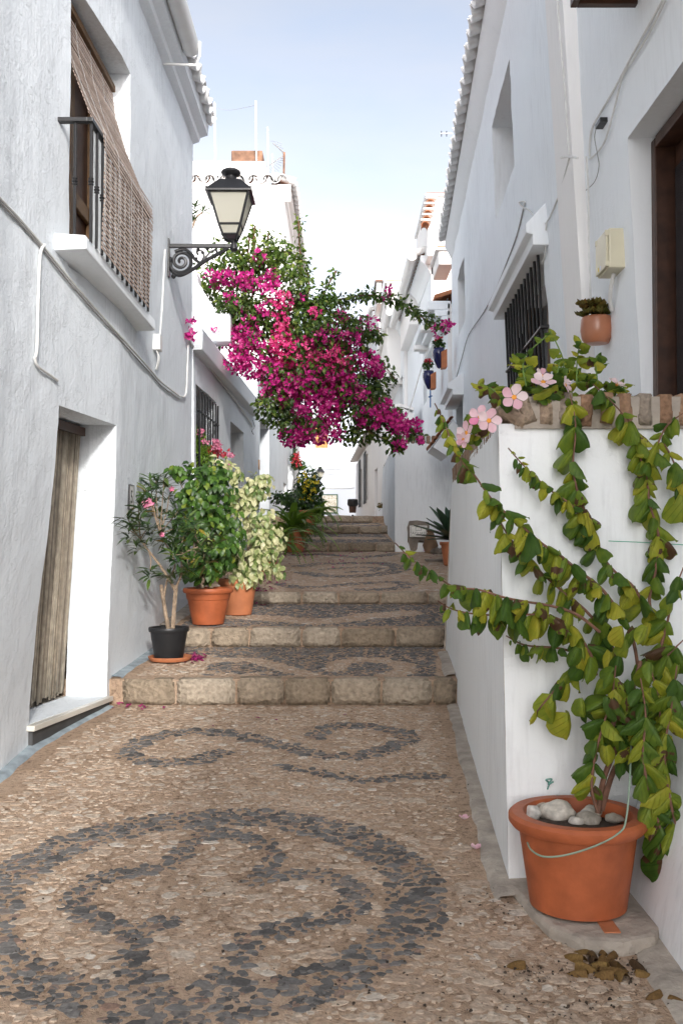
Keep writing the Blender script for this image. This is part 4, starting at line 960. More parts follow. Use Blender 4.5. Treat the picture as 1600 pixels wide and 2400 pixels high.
# rough cement patch round the hatch
ap=[ong(0,0)]; pts=[(1058,822),(1075,770),(1140,765),(1235,780),(1240,820),(1222,905),(1215,940),(1150,930),(1140,1000),(1120,1018),(1085,1010),(1070,950)]
P_=[at(650+x/3.484,1000+y/3.484,14.70) for x,y in pts]
MB().prism([(p.x,14.735,p.z) for p in P_],(0,-.028,0)).build('cement_patch',M['cement_dark'],PA)
M['hatch']=simple('pale_metal',(.84,.83,.78),.5,.12,12)
HT=thing('meter_hatch','pale metal water hatch lettered AGUAS set in the rough cement patch','hatch',(1.13,14.69,1.5))
a=at(650+1078/3.484,1000+808/3.484,14.69); c=at(650+1220/3.484,1000+902/3.484,14.69)
MB().box((a.x,14.675,c.z),(c.x,14.705,a.z)).build('plate',M['hatch'],HT,bevel=.008)
M['hatch_dk']=simple('worn_lettering',(.30,.29,.26),.6,.1)
o=obj('lettering',text_mesh('*AGUAS*',.062,.001,M['hatch_dk'],'lettering'),None,HT); o.location=((a.x+c.x)/2,14.673,c.z+.055); o.rotation_euler=(math.pi/2,0,0)
f=MB(); X0,X1,Z0,Z1=a.x+.085,c.x-.085,a.z-.075,a.z-.02
f.box((X0,14.670,Z0),(X1,14.674,Z0+.006)).box((X0,14.670,Z1-.006),(X1,14.674,Z1)).box((X0,14.6702,Z0+.0062),(X0+.006,14.674,Z1-.0062)).box((X1-.006,14.6702,Z0+.0062),(X1,14.674,Z1-.0062)); f.build('emblem_frame',M['hatch_dk'],HT)
f=MB(); w=.012
for (xa,za,xb,zb) in ((a.x+.02,c.z+.014,c.x-.02,c.z+.019),(a.x+.02,a.z-.019,c.x-.02,a.z-.014),(a.x+.014,c.z+.02,a.x+.019,a.z-.02),(c.x-.019,c.z+.02,c.x-.014,a.z-.02)): f.box((xa,14.671,za),(xb,14.6745,zb))
f.lathe([(.001,0),(.012,.0),(.012,.004),(.001,.004)],10,(0,0,0)) if False else None
f.build('border',M['hatch_dk'],HT)

# ================================================================== foliage helpers
def leaf_t(w=.3, fold=.12, droop=.18, pts=None):
    """small folded leaf: 8 verts"""
    V=[(0,0,0),(-w*.75,.28,fold*.75),(0,.30,0.02),(w*.75,.28,fold*.75),(-w*.8,.62,fold*.6-droop*.3),(0,.64,-droop*.35),(w*.8,.62,fold*.6-droop*.3),(0,1,-droop)]
    Fc=[(0,2,1),(0,3,2),(1,2,5,4),(2,3,6,5),(4,5,7),(5,6,7)]
    return np.array(V,float),Fc
def bract_t():
    V=[];Fc=[]
    for k in range(3):
        a=2*math.pi*k/3; c,s=math.cos(a),math.sin(a)
        for (r,t,z) in ((.05,0,0),(.42,-.38,.42),(.5,0,.34),(.42,.38,.42),(.78,0,.78)):
            V.append((r*c-t*s, r*s+t*c, z))
        b=5*k; Fc+=[(b,b+2,b+1),(b,b+3,b+2),(b+1,b+2,b+4),(b+2,b+3,b+4)]
    V=np.array(V,float); return V[:,[0,2,1]]*np.array([1,1,1]),Fc       # opens along +y
def frames(d,nr):
    d=d/np.linalg.norm(d,axis=1,keepdims=True); z=nr-d*np.sum(nr*d,1,keepdims=True); L=np.linalg.norm(z,axis=1,keepdims=True); z=np.where(L>1e-5,z/np.maximum(L,1e-6),np.array([[0,0,1.]]))
    return np.cross(d,z),d,z
def leafset(parent,name,tm,pos,d,nr,size,mat,n_ind=0,stuff_name='foliage'):
    V,Fc=tm; x,y,z=frames(np.asarray(d,float),np.asarray(nr,float)); pos=np.asarray(pos,float); size=np.asarray(size,float); n=len(pos)
    ind=np.zeros(n,bool)
    if n_ind:
        dist=np.linalg.norm(pos-np.array([0,0,CAMZ]),axis=1); ind[np.argsort(dist/size)[:n_ind]]=True
        me=mesh(name,V,Fc,True); me.materials.append(mat)
        for i in np.where(ind)[0]:
            o=bpy.data.objects.new(name,me); link(o,parent); s=size[i]
            o.matrix_basis=Matrix(((x[i,0]*s,y[i,0]*s,z[i,0]*s,pos[i,0]),(x[i,1]*s,y[i,1]*s,z[i,1]*s,pos[i,1]),(x[i,2]*s,y[i,2]*s,z[i,2]*s,pos[i,2]),(0,0,0,1)))
    r=~ind; m=int(r.sum())
    if m:
        W=pos[r][:,None,:]+size[r][:,None,None]*(V[None,:,0,None]*x[r][:,None,:]+V[None,:,1,None]*y[r][:,None,:]+V[None,:,2,None]*z[r][:,None,:])
        nv=len(V); FF=[]
        for f in Fc:
            a=np.array(f)[None,:]+np.arange(m)[:,None]*nv; FF+=a.tolist()
        me=mesh(stuff_name,W.reshape(-1,3),FF,True); me.materials.append(mat)
        tag(obj(stuff_name,me,None,parent),kind='stuff')
def ell(px,py,rx,ry,Y,rd,n,shell=.45):
    c=at(px,py,Y); s=Y/F; v=rng.normal(0,1,(n,3)); v/=np.linalg.norm(v,axis=1,keepdims=True); r=rng.uniform(0,1,n)**shell
    v*=r[:,None]; return np.array(c)+v*np.array([rx*s,rd,ry*s]), v
def rnd(n,s=1): return rng.normal(0,s,(n,3))
LG=lambda name,cols,rough=.4,tr=.25,spec=.45: islandmat(name,cols,rough,spec,tr,bscale=60)
M['bgl']=LG('bougainvillea_leaf',[(0,(.028,.062,.012)),(.5,(.06,.115,.018)),(.85,(.11,.18,.028)),(1,(.20,.25,.05))])
M['bract']=islandmat('bougainvillea_bract',[(0,(.40,.012,.17)),(.4,(.62,.03,.27)),(.75,(.76,.05,.33)),(1,(.88,.18,.46))],.6,.2,.35,bscale=60)
M['bract_r']=islandmat('bougainvillea_red_bract',[(0,(.66,.03,.20)),(.5,(.82,.06,.28)),(1,(.90,.18,.38))],.6,.2,.35,bscale=60)
M['ficus']=LG('ficus_leaf',[(0,(.022,.06,.010)),(.5,(.05,.115,.016)),(.85,(.085,.17,.022)),(1,(.20,.24,.03))],.42,.2,.4)
M['varieg']=LG('variegated_leaf',[(0,(.10,.17,.045)),(.25,(.24,.31,.10)),(.5,(.44,.46,.21)),(.8,(.58,.57,.31)),(1,(.66,.62,.38))],.4,.3)
M['oleander']=LG('oleander_leaf',[(0,(.022,.055,.016)),(.6,(.05,.095,.026)),(.92,(.09,.14,.03)),(1,(.30,.21,.03))],.35,.2)
M['fern']=LG('fern_leaf',[(0,(.08,.16,.016)),(.5,(.15,.27,.028)),(1,(.25,.38,.05))],.45,.35)
M['bush']=LG('dark_bush_leaf',[(0,(.012,.035,.008)),(.6,(.035,.085,.012)),(1,(.08,.16,.02))],.35,.2)
M['pink']=LG('pink_petal',[(0,(.62,.16,.30)),(1,(.75,.35,.45))],.6,.35); M['yellow']=LG('yellow_petal',[(0,(.68,.50,.02)),(1,(.78,.66,.06))],.6,.3)
M['red_petal']=LG('red_petal',[(0,(.42,.02,.03)),(1,(.62,.06,.10))],.6,.3)
M['agave']=LG('agave_leaf',[(0,(.025,.06,.035)),(1,(.055,.11,.055))],.4,.05)
LF=leaf_t(.32,.10,.2); LN=leaf_t(.115,.05,.12); LW_=leaf_t(.40,.14,.3); BR=bract_t()

# ------------------------------------------------------------------ bougainvillea
BG=thing('bougainvillea','big magenta bougainvillea spilling from the roof ledge over the street','shrub',at(520,800,11.0))
gb=[(600,645,70,42),(560,670,60,35),(645,605,45,28),(530,640,45,26),(525,770,45,34),(600,745,75,50),(680,760,60,62),(740,780,60,60),(760,850,85,70),(690,870,85,62),(650,950,52,52),(700,1000,62,38),(800,905,85,70),(850,965,62,50),(830,1022,52,18),(880,905,40,42),(905,975,40,30),(755,725,40,30),(835,790,32,42),(600,610,55,26),(470,650,30,30),(490,680,30,40),(485,725,38,45),(500,785,38,30),(540,600,60,38),(665,645,48,40),(700,650,26,60),(560,720,50,40),(640,580,40,30)]
P=[];Vd=[];
for (x,y,rx,ry) in gb:
    n=int(rx*ry*.21); q,v=ell(x,y,rx,ry,11.5+rng.uniform(-.25,.25),.45,n); P.append(q); Vd.append(v)
fb2=[(690,890,90,60,60),(640,940,45,40,60),(760,760,70,45,110),(800,860,70,60,60),(850,930,60,50,70),(600,790,60,50,50),(720,990,70,30,70),(560,720,50,40,90),(820,760,40,40,80),(700,790,30,50,40)]
for (x,y,rx,ry,m) in fb2:
    q,v=ell(x,y,rx,ry,10.98,.2,m*2); P.append(q); Vd.append(v)
sprigs=[[(700,518),(702,580),(708,650),(690,700)],[(629,548),(624,600),(612,650)],[(585,552),(582,600),(590,650)],[(722,640),(724,680),(715,720)],[(787,636),(768,670),(748,715)],[(560,585),(570,620),(580,650)],[(660,588),(690,600),(712,612)],[(598,530),(594,570),(600,620)],
 [(690,712),(740,712),(780,705),(850,692),(900,696),(950,716),(990,745),(1042,767)],[(850,830),(885,842),(925,888)],[(840,900),(880,950),(930,985),(985,1028)],[(850,790),(875,785),(890,790)],[(470,700),(480,730),(510,760)],[(430,748),(470,752),(510,762)],[(860,1010),(900,1030),(930,1040)],[(770,690),(800,720),(820,770)],[(920,1000),(930,1030),(935,1055)]]
st=MB()
for s in sprigs:
    L=smoothpts([at(x,y,11.35) for x,y in s],14); st.tube(L,[.010*(1-.7*i/len(L))+.002 for i in range(len(L))],5)
    n=len(L)*(8 if len(s)>5 else 5); idx=rng.integers(0,len(L),n); q=np.array([L[i] for i in idx]); off=rnd(n,.028); P.append(q+off); Vd.append(off*20)
trunk=[[(505,800),(540,780),(600,760),(680,760),(760,800)],[(540,780),(600,820),(690,880),(800,920),(900,980)],[(560,770),(590,700),(600,640)],[(600,760),(640,850),(680,950)]]
for s in trunk:
    L=smoothpts([at(x,y,11.5) for x,y in s],8); st.tube(L,[.022*(1-.6*i/len(L)) for i in range(len(L))],6)
st.build('branches',M['twig'],BG,smooth=True)
P=np.concatenate(P);Vd=np.concatenate(Vd); n=len(P)
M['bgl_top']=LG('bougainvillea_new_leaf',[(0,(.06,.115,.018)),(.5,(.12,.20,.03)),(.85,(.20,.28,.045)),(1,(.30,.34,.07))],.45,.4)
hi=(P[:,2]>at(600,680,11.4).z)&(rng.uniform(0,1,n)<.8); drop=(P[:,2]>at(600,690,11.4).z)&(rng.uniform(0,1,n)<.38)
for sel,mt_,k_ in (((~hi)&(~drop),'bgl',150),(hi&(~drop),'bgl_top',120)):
    Pq,Vq=P[sel],Vd[sel]; n=len(Pq)
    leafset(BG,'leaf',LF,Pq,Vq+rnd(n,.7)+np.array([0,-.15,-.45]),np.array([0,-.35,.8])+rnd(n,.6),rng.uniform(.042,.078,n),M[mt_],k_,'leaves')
pb=[(545,655,45,12,0),(580,662,36,16,0),(640,660,18,22,0),(665,712,24,20,1),(662,755,20,35,1),(665,815,32,60,1),(575,800,45,38,0),(600,845,55,45,0),(556,850,28,20,0),(705,835,50,40,1),(760,800,40,28,0),(775,860,60,50,1),(720,900,60,40,0),(790,905,50,40,0),(745,960,62,42,0),(695,925,50,42,0),(820,800,30,28,0),(860,850,32,20,0),(650,905,40,20,0),(872,980,42,26,0),(900,960,25,25,0),(950,1000,42,17,0),(930,990,25,20,0),(620,930,16,12,0),(842,930,26,26,0),(760,1012,52,26,0),(700,1022,42,26,0),(585,765,22,16,0),(620,735,16,15,0),(865,760,22,8,0),(1035,768,22,7,0),(905,690,8,6,0),(445,755,12,8,0),(432,775,11,12,0),(452,788,10,11,0),(436,798,12,10,0),(520,790,18,14,0),(700,700,12,8,0),(800,755,16,12,0),(935,1045,16,8,0),(985,1035,10,5,0),(560,730,14,10,0),(640,870,30,25,0),(740,740,14,12,1),(880,870,18,14,0),(540,705,16,10,0),(505,660,20,10,0),(500,770,14,10,0),(630,690,20,16,0),(610,610,14,12,0)]
for fl in (0,1):
    P=[];Vd=[]
    for (x,y,rx,ry,f) in pb:
        if f!=fl: continue
        m=int(rx*ry*.095)+5 if x>470 else 6; q,v=ell(x,y,rx,ry,11.2 if x>470 else 9.35,.40 if x>470 else .1,m,.35)
        P.append(q);Vd.append(v)
    P=np.concatenate(P);Vd=np.concatenate(Vd);n=len(P)
    leafset(BG,'bract',BR,P,Vd*1.0+rnd(n,.5)+np.array([0,-.6,.25]),rnd(n,1),rng.uniform(.036,.060,n),M['bract_r' if fl else 'bract'],150,'bracts')

# ------------------------------------------------------------------ pots
def pot(name,label,cat,c,rt,rb,h,mat,rim=.03,rimo=.018,soil=.03,group=None,t=.012,tilt=None,band=False):
    T=thing(name,label,cat,c,group); x,y,z=c
    prof=[(rb*.9,0),(rb,.006)]
    if band: prof+=[(rb+(rt-rb)*.68,h*.68),(rb+(rt-rb)*.69+.004,h*.69),(rb+(rt-rb)*.72+.004,h*.71)]
    prof+=[(rt-.004,h-rim),(rt+rimo*.6,h-rim-.002),(rt+rimo,h-rim*.7),(rt+rimo,h-rim*.25),(rt+rimo*.6,h),(rt-t,h),(rt-t-.004,h-rim),(rt-t-.008,h-soil-.02)]
    MB().lathe(prof,44,c).build('pot_wall',mat,T,smooth=True)
    MB().lathe([(rt-t-.002,h-soil-.012),(rt*.6,h-soil),(.001,h-soil+.008)],20,c).build('soil',M['soil'],T,smooth=True)
    return T
def gz(px,py): p=ong(px,py); return p
c0=gz(399,1551)
# black pot with oleander on its saucer
sc=thing('plant_saucer','chipped terracotta saucer under the black plastic pot','saucer',(c0.x,c0.y,c0.z))
MB().lathe([(.10,.004),(.13,.006),(.152,.03),(.160,.031),(.160,.024),(.142,.0),(.10,-.006)],36,(c0.x,c0.y,c0.z+.012)).build('dish',M['terracotta'],sc,smooth=True)
BPz=c0.z+.02
bp=pot('plant_pot','black plastic pot holding the oleander','pot',(c0.x-.01,c0.y,BPz),.140,.105,.235,M['plastic_black'],.03,.008)
OL=thing('oleander','young oleander with grey forked stems, narrow leaves and few pink flowers','shrub',(c0.x,c0.y,BPz+.2))
Yo=c0.y
wh=[(330,1212),(298,1212),(345,1150),(358,1182),(366,1128),(397,1160),(345,1240),(376,1255),(406,1240),(432,1255),(470,1288),(492,1256),(398,1345),(442,1322),(412,1300),(352,1335),(322,1268),(376,1202),(418,1198),(457,1232),(476,1312),(352,1122),(300,1240),(385,1120),(325,1180),(440,1215),(410,1275)]
ob=MB(); base=at(399,1462,Yo)
def stem(b,pts,r0,r1,k=6,n=6):
    L=smoothpts(pts,k); b.tube(L,[r0+(r1-r0)*i/(len(L)-1) for i in range(len(L))],n)
stem(ob,[at(405,1475,Yo),at(408,1430,Yo),at(412,1385,Yo+.02),at(413,1372,Yo+.02)],.017,.016); stem(ob,[at(395,1475,Yo),at(387,1430,Yo),at(380,1385,Yo-.02),at(378,1372,Yo)],.015,.013)
stem(ob,[at(411,1385,Yo),at(398,1360,Yo),at(375,1325,Yo),at(348,1290,Yo),at(330,1265,Yo)],.013,.006); stem(ob,[at(411,1380,Yo),at(425,1345,Yo),at(430,1300,Yo),at(470,1280,Yo)],.010,.005)
stem(ob,[at(384,1400,Yo),at(392,1360,Yo),at(410,1320,Yo),at(375,1250,Yo)],.009,.005)
wp=[]
for (x,y) in wh:
    Y=min(Yo+random.uniform(-.16,.14),1.42*2300/(800-x)); w=at(x,y,Y); wp.append(w); mid=at((x+400)/2+random.uniform(-15,15),(y+1380)/2-10,Yo)
    sx_,sy_=min([(330,1265),(375,1250),(470,1280),(348,1290),(430,1300),(398,1360),(425,1345)],key=lambda q:(q[0]-x)**2+(q[1]-y)**2)
    stem(ob,[at(sx_,sy_,Yo),at((sx_+x)/2+random.uniform(-6,6),(sy_+y)/2,(Yo+Y)/2),w],.005,.003,5,5)
ob.build('stems',M['bark'],OL,smooth=True)
P=[];D=[];N=[];S=[]
for w in wp:
    up=Vector((random.uniform(-.5,.5),random.uniform(-.6,.2),.8)).normalized()
    for k in range(22):
        a=k*2.4; q=up.orthogonal().normalized(); r=Quaternion(up,a)@q; d=(r*1.0+up*random.uniform(-.35,.8)); P.append(w-up*.012*(k%7)); D.append(d); N.append(up+r*.2); S.append(random.uniform(.085,.14))
leafset(OL,'leaf',LN,P,D,N,S,M['oleander'],150,'leaves')
def blossom(parent,pos,r,mat,n=5,facing=(0,-1,.3),cup=.25,name='petal'):
    f=Vector(facing).normalized(); q=f.orthogonal().normalized(); P=[];D=[];N=[]
    for k in range(n):
        d=Quaternion(f,2*math.pi*k/n+.3)@q; P.append(pos); D.append(d+f*cup); N.append(f)
    leafset(parent,name,leaf_t(.42,.05,.12),P,D,N,[r]*n,mat,n)
for (x,y,k) in ((345,1178,7),(380,1253,2),(403,1146,2)):
    for i in range(k): blossom(OL,at(x+random.uniform(-12,12)*(k>3),y+random.uniform(-10,10)*(k>3),Yo-.2),.024,M['pink'])
# brown pot with glossy ficus
c1_=gz(488,1463); Yf=c1_.y
pot('plant_pot','broad brown plastic pot with rolled rim holding the glossy ficus','pot',c1_,.190,.128,.30,M['plastic_brown'],.038,.018,.04,band=True)
FI=thing('ficus_tree','glossy green weeping ficus bush in the broad brown pot','shrub',(c1_.x,c1_.y,c1_.z+.25))
fb=MB()
for i in range(11): stem(fb,[at(478+random.uniform(-20,22),1378,Yf+random.uniform(-.06,.06)),at(478+random.uniform(-34,34),1335,Yf),at(480+random.uniform(-60,55),1250,Yf+random.uniform(-.1,.1)),at(480+random.uniform(-40,40),1120+random.uniform(-20,60),Yf)],.012,.003)
stem(fb,[at(470,1300,Yf),at(440,1180,Yf),at(412,1100,Yf)],.006,.002)
fb.build('stems',M['bark'],FI,smooth=True)
def bushleaves(parent,blobs,tm,mat,size,dens,n_ind,down=-.8,name='leaves'):
    P=[];Vd=[]
    for b in blobs:
        x,y,rx,ry,Y,rd=b; q,v=ell(x,y,rx,ry,Y,rd,int(rx*ry*dens)+4); P.append(q);Vd.append(v)
    P=np.concatenate(P);Vd=np.concatenate(Vd);n=len(P)
    leafset(parent,'leaf',tm,P,Vd*.5+rnd(n,.35)+np.array([0,-.25,down]),Vd+np.array([0,-.6,.35])+rnd(n,.35),rng.uniform(size[0],size[1],n),mat,n_ind,name)
bushleaves(FI,[(478,1130,48,45,Yf,.16),(505,1150,45,50,Yf,.18),(470,1205,78,58,Yf,.22),(490,1272,80,65,Yf,.24),(470,1328,65,34,Yf,.2),(425,1104,26,16,Yf,.06),(410,1095,15,10,Yf,.05),(500,1108,40,30,Yf+.1,.1),(445,1165,30,40,Yf-.1,.1),(540,1240,30,60,Yf,.15)],LW_,M['ficus'],(.05,.082),.066,230)
# terracotta pot with variegated ficus
c2_=gz(558,1441); Yv=c2_.y
pot('plant_pot','plain terracotta pot holding the variegated ficus','pot',c2_,.165,.118,.32,M['terracotta'],.05,.012,.04)
VA=thing('variegated_ficus','cream and green variegated ficus bush in the plain terracotta pot','shrub',(c2_.x,c2_.y,c2_.z+.28))
vb=MB()
for i in range(8): stem(vb,[at(560+random.uniform(-12,12),1355,Yv),at(570+random.uniform(-30,40),1290,Yv),at(580+random.uniform(-50,60),1200+random.uniform(-60,40),Yv)],.010,.003)
vb.build('stems',M['bark'],VA,smooth=True)
bushleaves(VA,[(612,1128,34,26,Yv+.1,.1),(598,1150,30,30,Yv+.1,.1),(565,1170,38,42,Yv+.05,.14),(604,1222,46,40,Yv,.16),(620,1280,45,48,Yv-.05,.17),(590,1318,55,42,Yv-.05,.17),(570,1350,45,22,Yv-.1,.12),(648,1262,22,34,Yv-.05,.1),(518,1090,26,22,Yv,.1),(548,1110,22,22,Yv+.1,.08),(652,1335,14,26,Yv-.1,.08),(540,1300,26,40,Yv,.1)],LW_,M['varieg'],(.045,.075),.10,200,-.95)
# small brown pot and fern in terracotta pot
c3_=gz(625,1342); pot('plant_pot','small brown pot half hidden behind the variegated ficus','pot',c3_,.14,.10,.24,M['plastic_brown'],.03,.012)
c4_=gz(692,1294); pot('plant_pot','terracotta pot holding the bright arching fern','pot',c4_,.17,.12,.34,M['terracotta'],.05,.014)
def frond_mesh(L,curve,w,n=22):
    V=[];Fc=[]                                   # leaflets share the vertices of the midrib
    for i in range(n):
        t=i/(n-1); V.append((0,L*math.sin(t*curve)/curve,-L*(1-math.cos(t*curve))/curve))
    for i in range(1,n):
        t=i/(n-1); _,y,z=V[i]; ww=w*math.sin(math.pi*(.12+.86*t))**.7
        for s in (-1,1):
            k=len(V); V+=[(s*ww,y+.35*ww,z-.15*ww),(s*ww*.95,y+.35*ww-L/n*.7,z-.15*ww)]
            Fc.append((i,k,k+1,i-1) if s>0 else (i-1,k+1,k,i))
    return np.array(V),Fc
FR=[]
for k in range(4):
    V,Fc=frond_mesh(.62,1.2+.25*k,.038,26); me=mesh('frond',V,Fc,True); me.materials.append(M['fern']); FR.append(me)
def fern(parent,base,n,s0,s1,elev=(.35,1.3),az=(0,6.28)):
    for i in range(n):
        a=random.uniform(*az); e=random.uniform(*elev); d=Vector((math.cos(a)*math.cos(e),math.sin(a)*math.cos(e),math.sin(e))); x=d.cross(Vector((0,0,1))).normalized(); z=x.cross(d)
        s=random.uniform(s0,s1); R_=Matrix((x*s,d*s,z*s)).transposed().to_4x4(); o=bpy.data.objects.new('frond',random.choice(FR)); link(o,parent); o.matrix_basis=Matrix.Translation(Vector(base)+Vector((random.uniform(-.06,.06),random.uniform(-.06,.06),0)))@R_
FE=thing('fern','bright green sword fern arching over its terracotta pot','fern',(c4_.x,c4_.y,c4_.z+.3)); fern(FE,(c4_.x-.05,c4_.y-.05,c4_.z+.33),64,.85,1.45,(.2,1.35))
FE2=thing('fern','darker sword fern wedged between the variegated ficus and bright fern','fern',at(610,1230,11.2)); q=at(632,1285,11.9); fern(FE2,q,34,.7,1.15,(.3,1.4))
# yellow-flowered shrub
c5=Vector((at(715,1215,17.0).x,17.0,zg(17.0))); pot('plant_pot','terracotta pot under the yellow-flowered shrub','pot',c5,.20,.14,.42,M['terracotta'],.05,.014)
YB=thing('flowering_shrub','dense dark green shrub dotted with yellow flowers','shrub',(c5.x,c5.y,c5.z+.4))
tube('stem',[(c5.x,c5.y,c5.z+.3),(c5.x+.02,c5.y,c5.z+.9)],.02,M['bark'],YB)
bushleaves(YB,[(722,1130,28,32,17,.2),(708,1165,30,40,17,.25),(734,1160,22,42,17,.22),(712,1215,26,34,17,.2),(690,1200,24,34,17,.2),(668,1165,34,16,16.5,.2),(745,1190,14,34,17,.15)],LF,M['bush'],(.06,.10),.35,150,-.4)
P,_=ell(722,1140,28,38,16.82,.08,42); leafset(YB,'flower',BR,P,rnd(42,.4)+np.array([0,-1,.2]),rnd(42),rng.uniform(.035,.06,42),M['yellow'],42)
FE3=thing('fern','feathery fern spilling beside the yellow-flowered shrub toward the steps','fern',at(745,1200,16.6)); fern(FE3,at(742,1205,16.7),26,.6,1.0,(.0,1.1),(-1.7,1.2))
# balcony flowers beyond the shrub
BB=thing('balcony_planter','flower-filled iron balcony with white base above the shrub','balcony',at(685,1100,23))
a=at(677,1088,23); MB().prism([(a.x-.3,22.9,a.z),(a.x+.14,22.9,a.z),(a.x+.06,22.9,a.z-.65),(a.x-.3,22.9,a.z-.9)],(0,1.4,0)).build('base',M['smooth'],BB,bevel=.01)
for i in range(7): tube('bar',[(a.x+.10,22.95+i*.2,a.z),(a.x+.10,22.95+i*.2,a.z+.5)],.012,M['iron'],BB,5)
tube('rail',[(a.x+.10,22.93,a.z+.5),(a.x+.10,24.2,a.z+.5)],.018,M['iron'],BB,5)
BF=thing('balcony_flowers','mixed red and pink flowers trailing over the small balcony','flowers',at(695,1080,22.8))
bushleaves(BF,[(692,1075,10,22,22.7,.15),(702,1088,12,12,22.7,.15)],LF,M['oleander'],(.06,.1),.8,20,-.4)
P,_=ell(696,1078,13,18,22.5,.1,30); leafset(BF,'flower',BR,P,rnd(30,.4)+np.array([0,-1,.2]),rnd(30),rng.uniform(.03,.06,30),M['red_petal'],30)
FE4=thing('fern','wispy fern leaning out from the small flowered balcony','fern',at(715,1095,22.5)); fern(FE4,at(708,1100,22.5),14,.5,.85,(.1,1.0),(-1.4,1.3))
# window plants at the barred window
WP=thing('window_plant','feathery lime-green fern with pink begonia hanging on the window bars','plant',at(470,1090,10.3))
bushleaves(WP,[(468,1045,18,30,10.25,.1),(478,1068,22,24,10.25,.12),(462,1025,10,22,10.25,.08)],leaf_t(.10,.05,.1),M['fern'],(.04,.08),.7,40,-.1)
bushleaves(WP,[(500,1055,16,14,10.3,.08),(525,1062,20,7,10.3,.06)],LF,M['red_petal'],(.03,.05),.3,10,-.3)
P=np.concatenate([ell(x,y,rx,ry,10.15,.06,k)[0] for x,y,rx,ry,k in ((472,1012,6,10,10),(482,1035,5,8,6),(510,1045,12,12,20),(540,1068,10,5,8),(500,1035,4,4,4),(537,1090,5,10,6))]); n=len(P)
leafset(WP,'flower',BR,P,rnd(n,.4)+np.array([0,-1,.2]),rnd(n),rng.uniform(.022,.038,n),M['pink'],n)
MB().lathe([(.06,0),(.11,.16),(.12,.17),(.10,.17)],16,at(470,1100,10.3)).build('basket',M['plastic_black'],WP,smooth=True)
TPl=thing('terrace_plant','bare-stemmed plant with leaf tufts on the terrace behind the house corner','plant',at(448,550,12)) 
tb=MB(); stem(tb,[at(440,556,12),at(452,530,12),at(460,510,12),at(474,498,12)],.02,.01); stem(tb,[at(456,518,12),at(448,500,12),at(440,490,12)],.014,.008); tb.build('stems',M['bark'],TPl,smooth=True)
P=[];D=[]
for (x,y) in ((476,496),(452,520),(458,486),(446,508),(440,488)):
    for k in range(11): P.append(at(x,y,12)); D.append((math.cos(k*2.4),math.sin(k*2.4),random.uniform(-.2,.9)))
leafset(TPl,'leaf',LN,P,D,[(0,0,1)]*len(P),rng.uniform(.10,.17,len(P)),M['ficus'],len(P))
bpst=box('terrace_screen',at(430,520,12.6),at(452,487,12.65),simple('blue_panel',(.06,.32,.55),.5,.1),None); tag(bpst,'small blue screen panel on the terrace behind the house corner','screen')

# blue wall pots with geraniums
for i,(x,y) in enumerate(POTS_BLUE):
    c=at(x,y,15.8 if i else 14.2); Y=c.y; xw=c.x+.11
    T=thing('wall_pot',('upper' if i==0 else 'lower')+' blue and terracotta wall pot with red geraniums on the right houses','pot',c)
    s=.95
    b=MB().lathe([(.001,-.24*s),(.03*s,-.22*s),(.075*s,-.12*s),(.105*s,-.03*s),(.105*s,.03*s),(.085*s,.06*s),(.09*s,.075*s),(.07*s,.075*s)],18,c); b.build('glazed_body',M['blue_glaze'],T,smooth=True)
    MB().prism([c+Vector((.02,-.109,-.0)),c+Vector((.11,-.109,.05)),c+Vector((.11,-.109,-.22)),c+Vector((.03,-.109,-.23))],(0,.2,0)).build('terracotta_back',M['terracotta'],T,bevel=.01)
    G_=thing('geranium',('upper' if i==0 else 'lower')+' tuft of red geraniums in a blue wall pot','flowers',c+Vector((0,0,.07)))
    bushleaves(G_,[(x,y-22,13,9,Y,.07)],leaf_t(.45,.1,.1),M['bush'],(.04,.06),.7,25,.1)
    P,_=ell(x,y-31,12,8,Y-.02,.06,26); leafset(G_,'flower',BR,P,rnd(26,.4)+np.array([0,-.6,.6]),rnd(26),rng.uniform(.025,.04,26),M['red_petal'],26)
M['blue_paint']=simple('blue_paint',(.05,.16,.42),.5,.1); p=at(1008,935,16); BC=thing('blue_wall_ornament','small blue iron ornament below the lower blue pot','ornament',p)
tube('upright',[p+Vector((0,0,-.14)),p+Vector((0,0,.2))],.012,M['blue_paint'],BC,6); tube('bar',[p+Vector((-.03,-.08,.02)),p+Vector((.03,.08,.06))],.012,M['blue_paint'],BC,6)

# succulent in the terracotta wall pot
c=at(1397,762,5.22); WPt=thing('wall_pot','round terracotta half-bowl fixed to the wall below the meter box','pot',c)
M['glazed_tc']=simple('glazed_terracotta',(.36,.14,.07),.3,.2,6,spec=.6)
b=MB(); V=[];Fc=[]; nn=19; prof=[(.03,-.105),(.06,-.10),(.078,-.075),(.086,-.03),(.082,.03),(.076,.042),(.068,.04),(.07,0)]
xw=XR0f(5.22,2.7)
b.lathe(prof,28,(c.x,c.y,c.z)); b.build('bowl',M['glazed_tc'],WPt,smooth=True)
box('wall_mount',(c.x+.05,c.y-.05,c.z-.08),(max(xw,c.x+.08)+.02,c.y+.05,c.z+.03),M['glazed_tc'],WPt,.01)
MB().lathe([(.07,.015),(.001,.025)],14,c).build('soil',M['soil'],WPt)
SU=thing('succulent','olive and red rosette succulent in the round wall bowl','plant',c+Vector((0,0,.03)))
M['succ']=LG('succulent_leaf',[(0,(.09,.10,.02)),(.5,(.16,.14,.03)),(1,(.22,.10,.03))],.35,.1)
P=[];D=[];N=[];S=[]
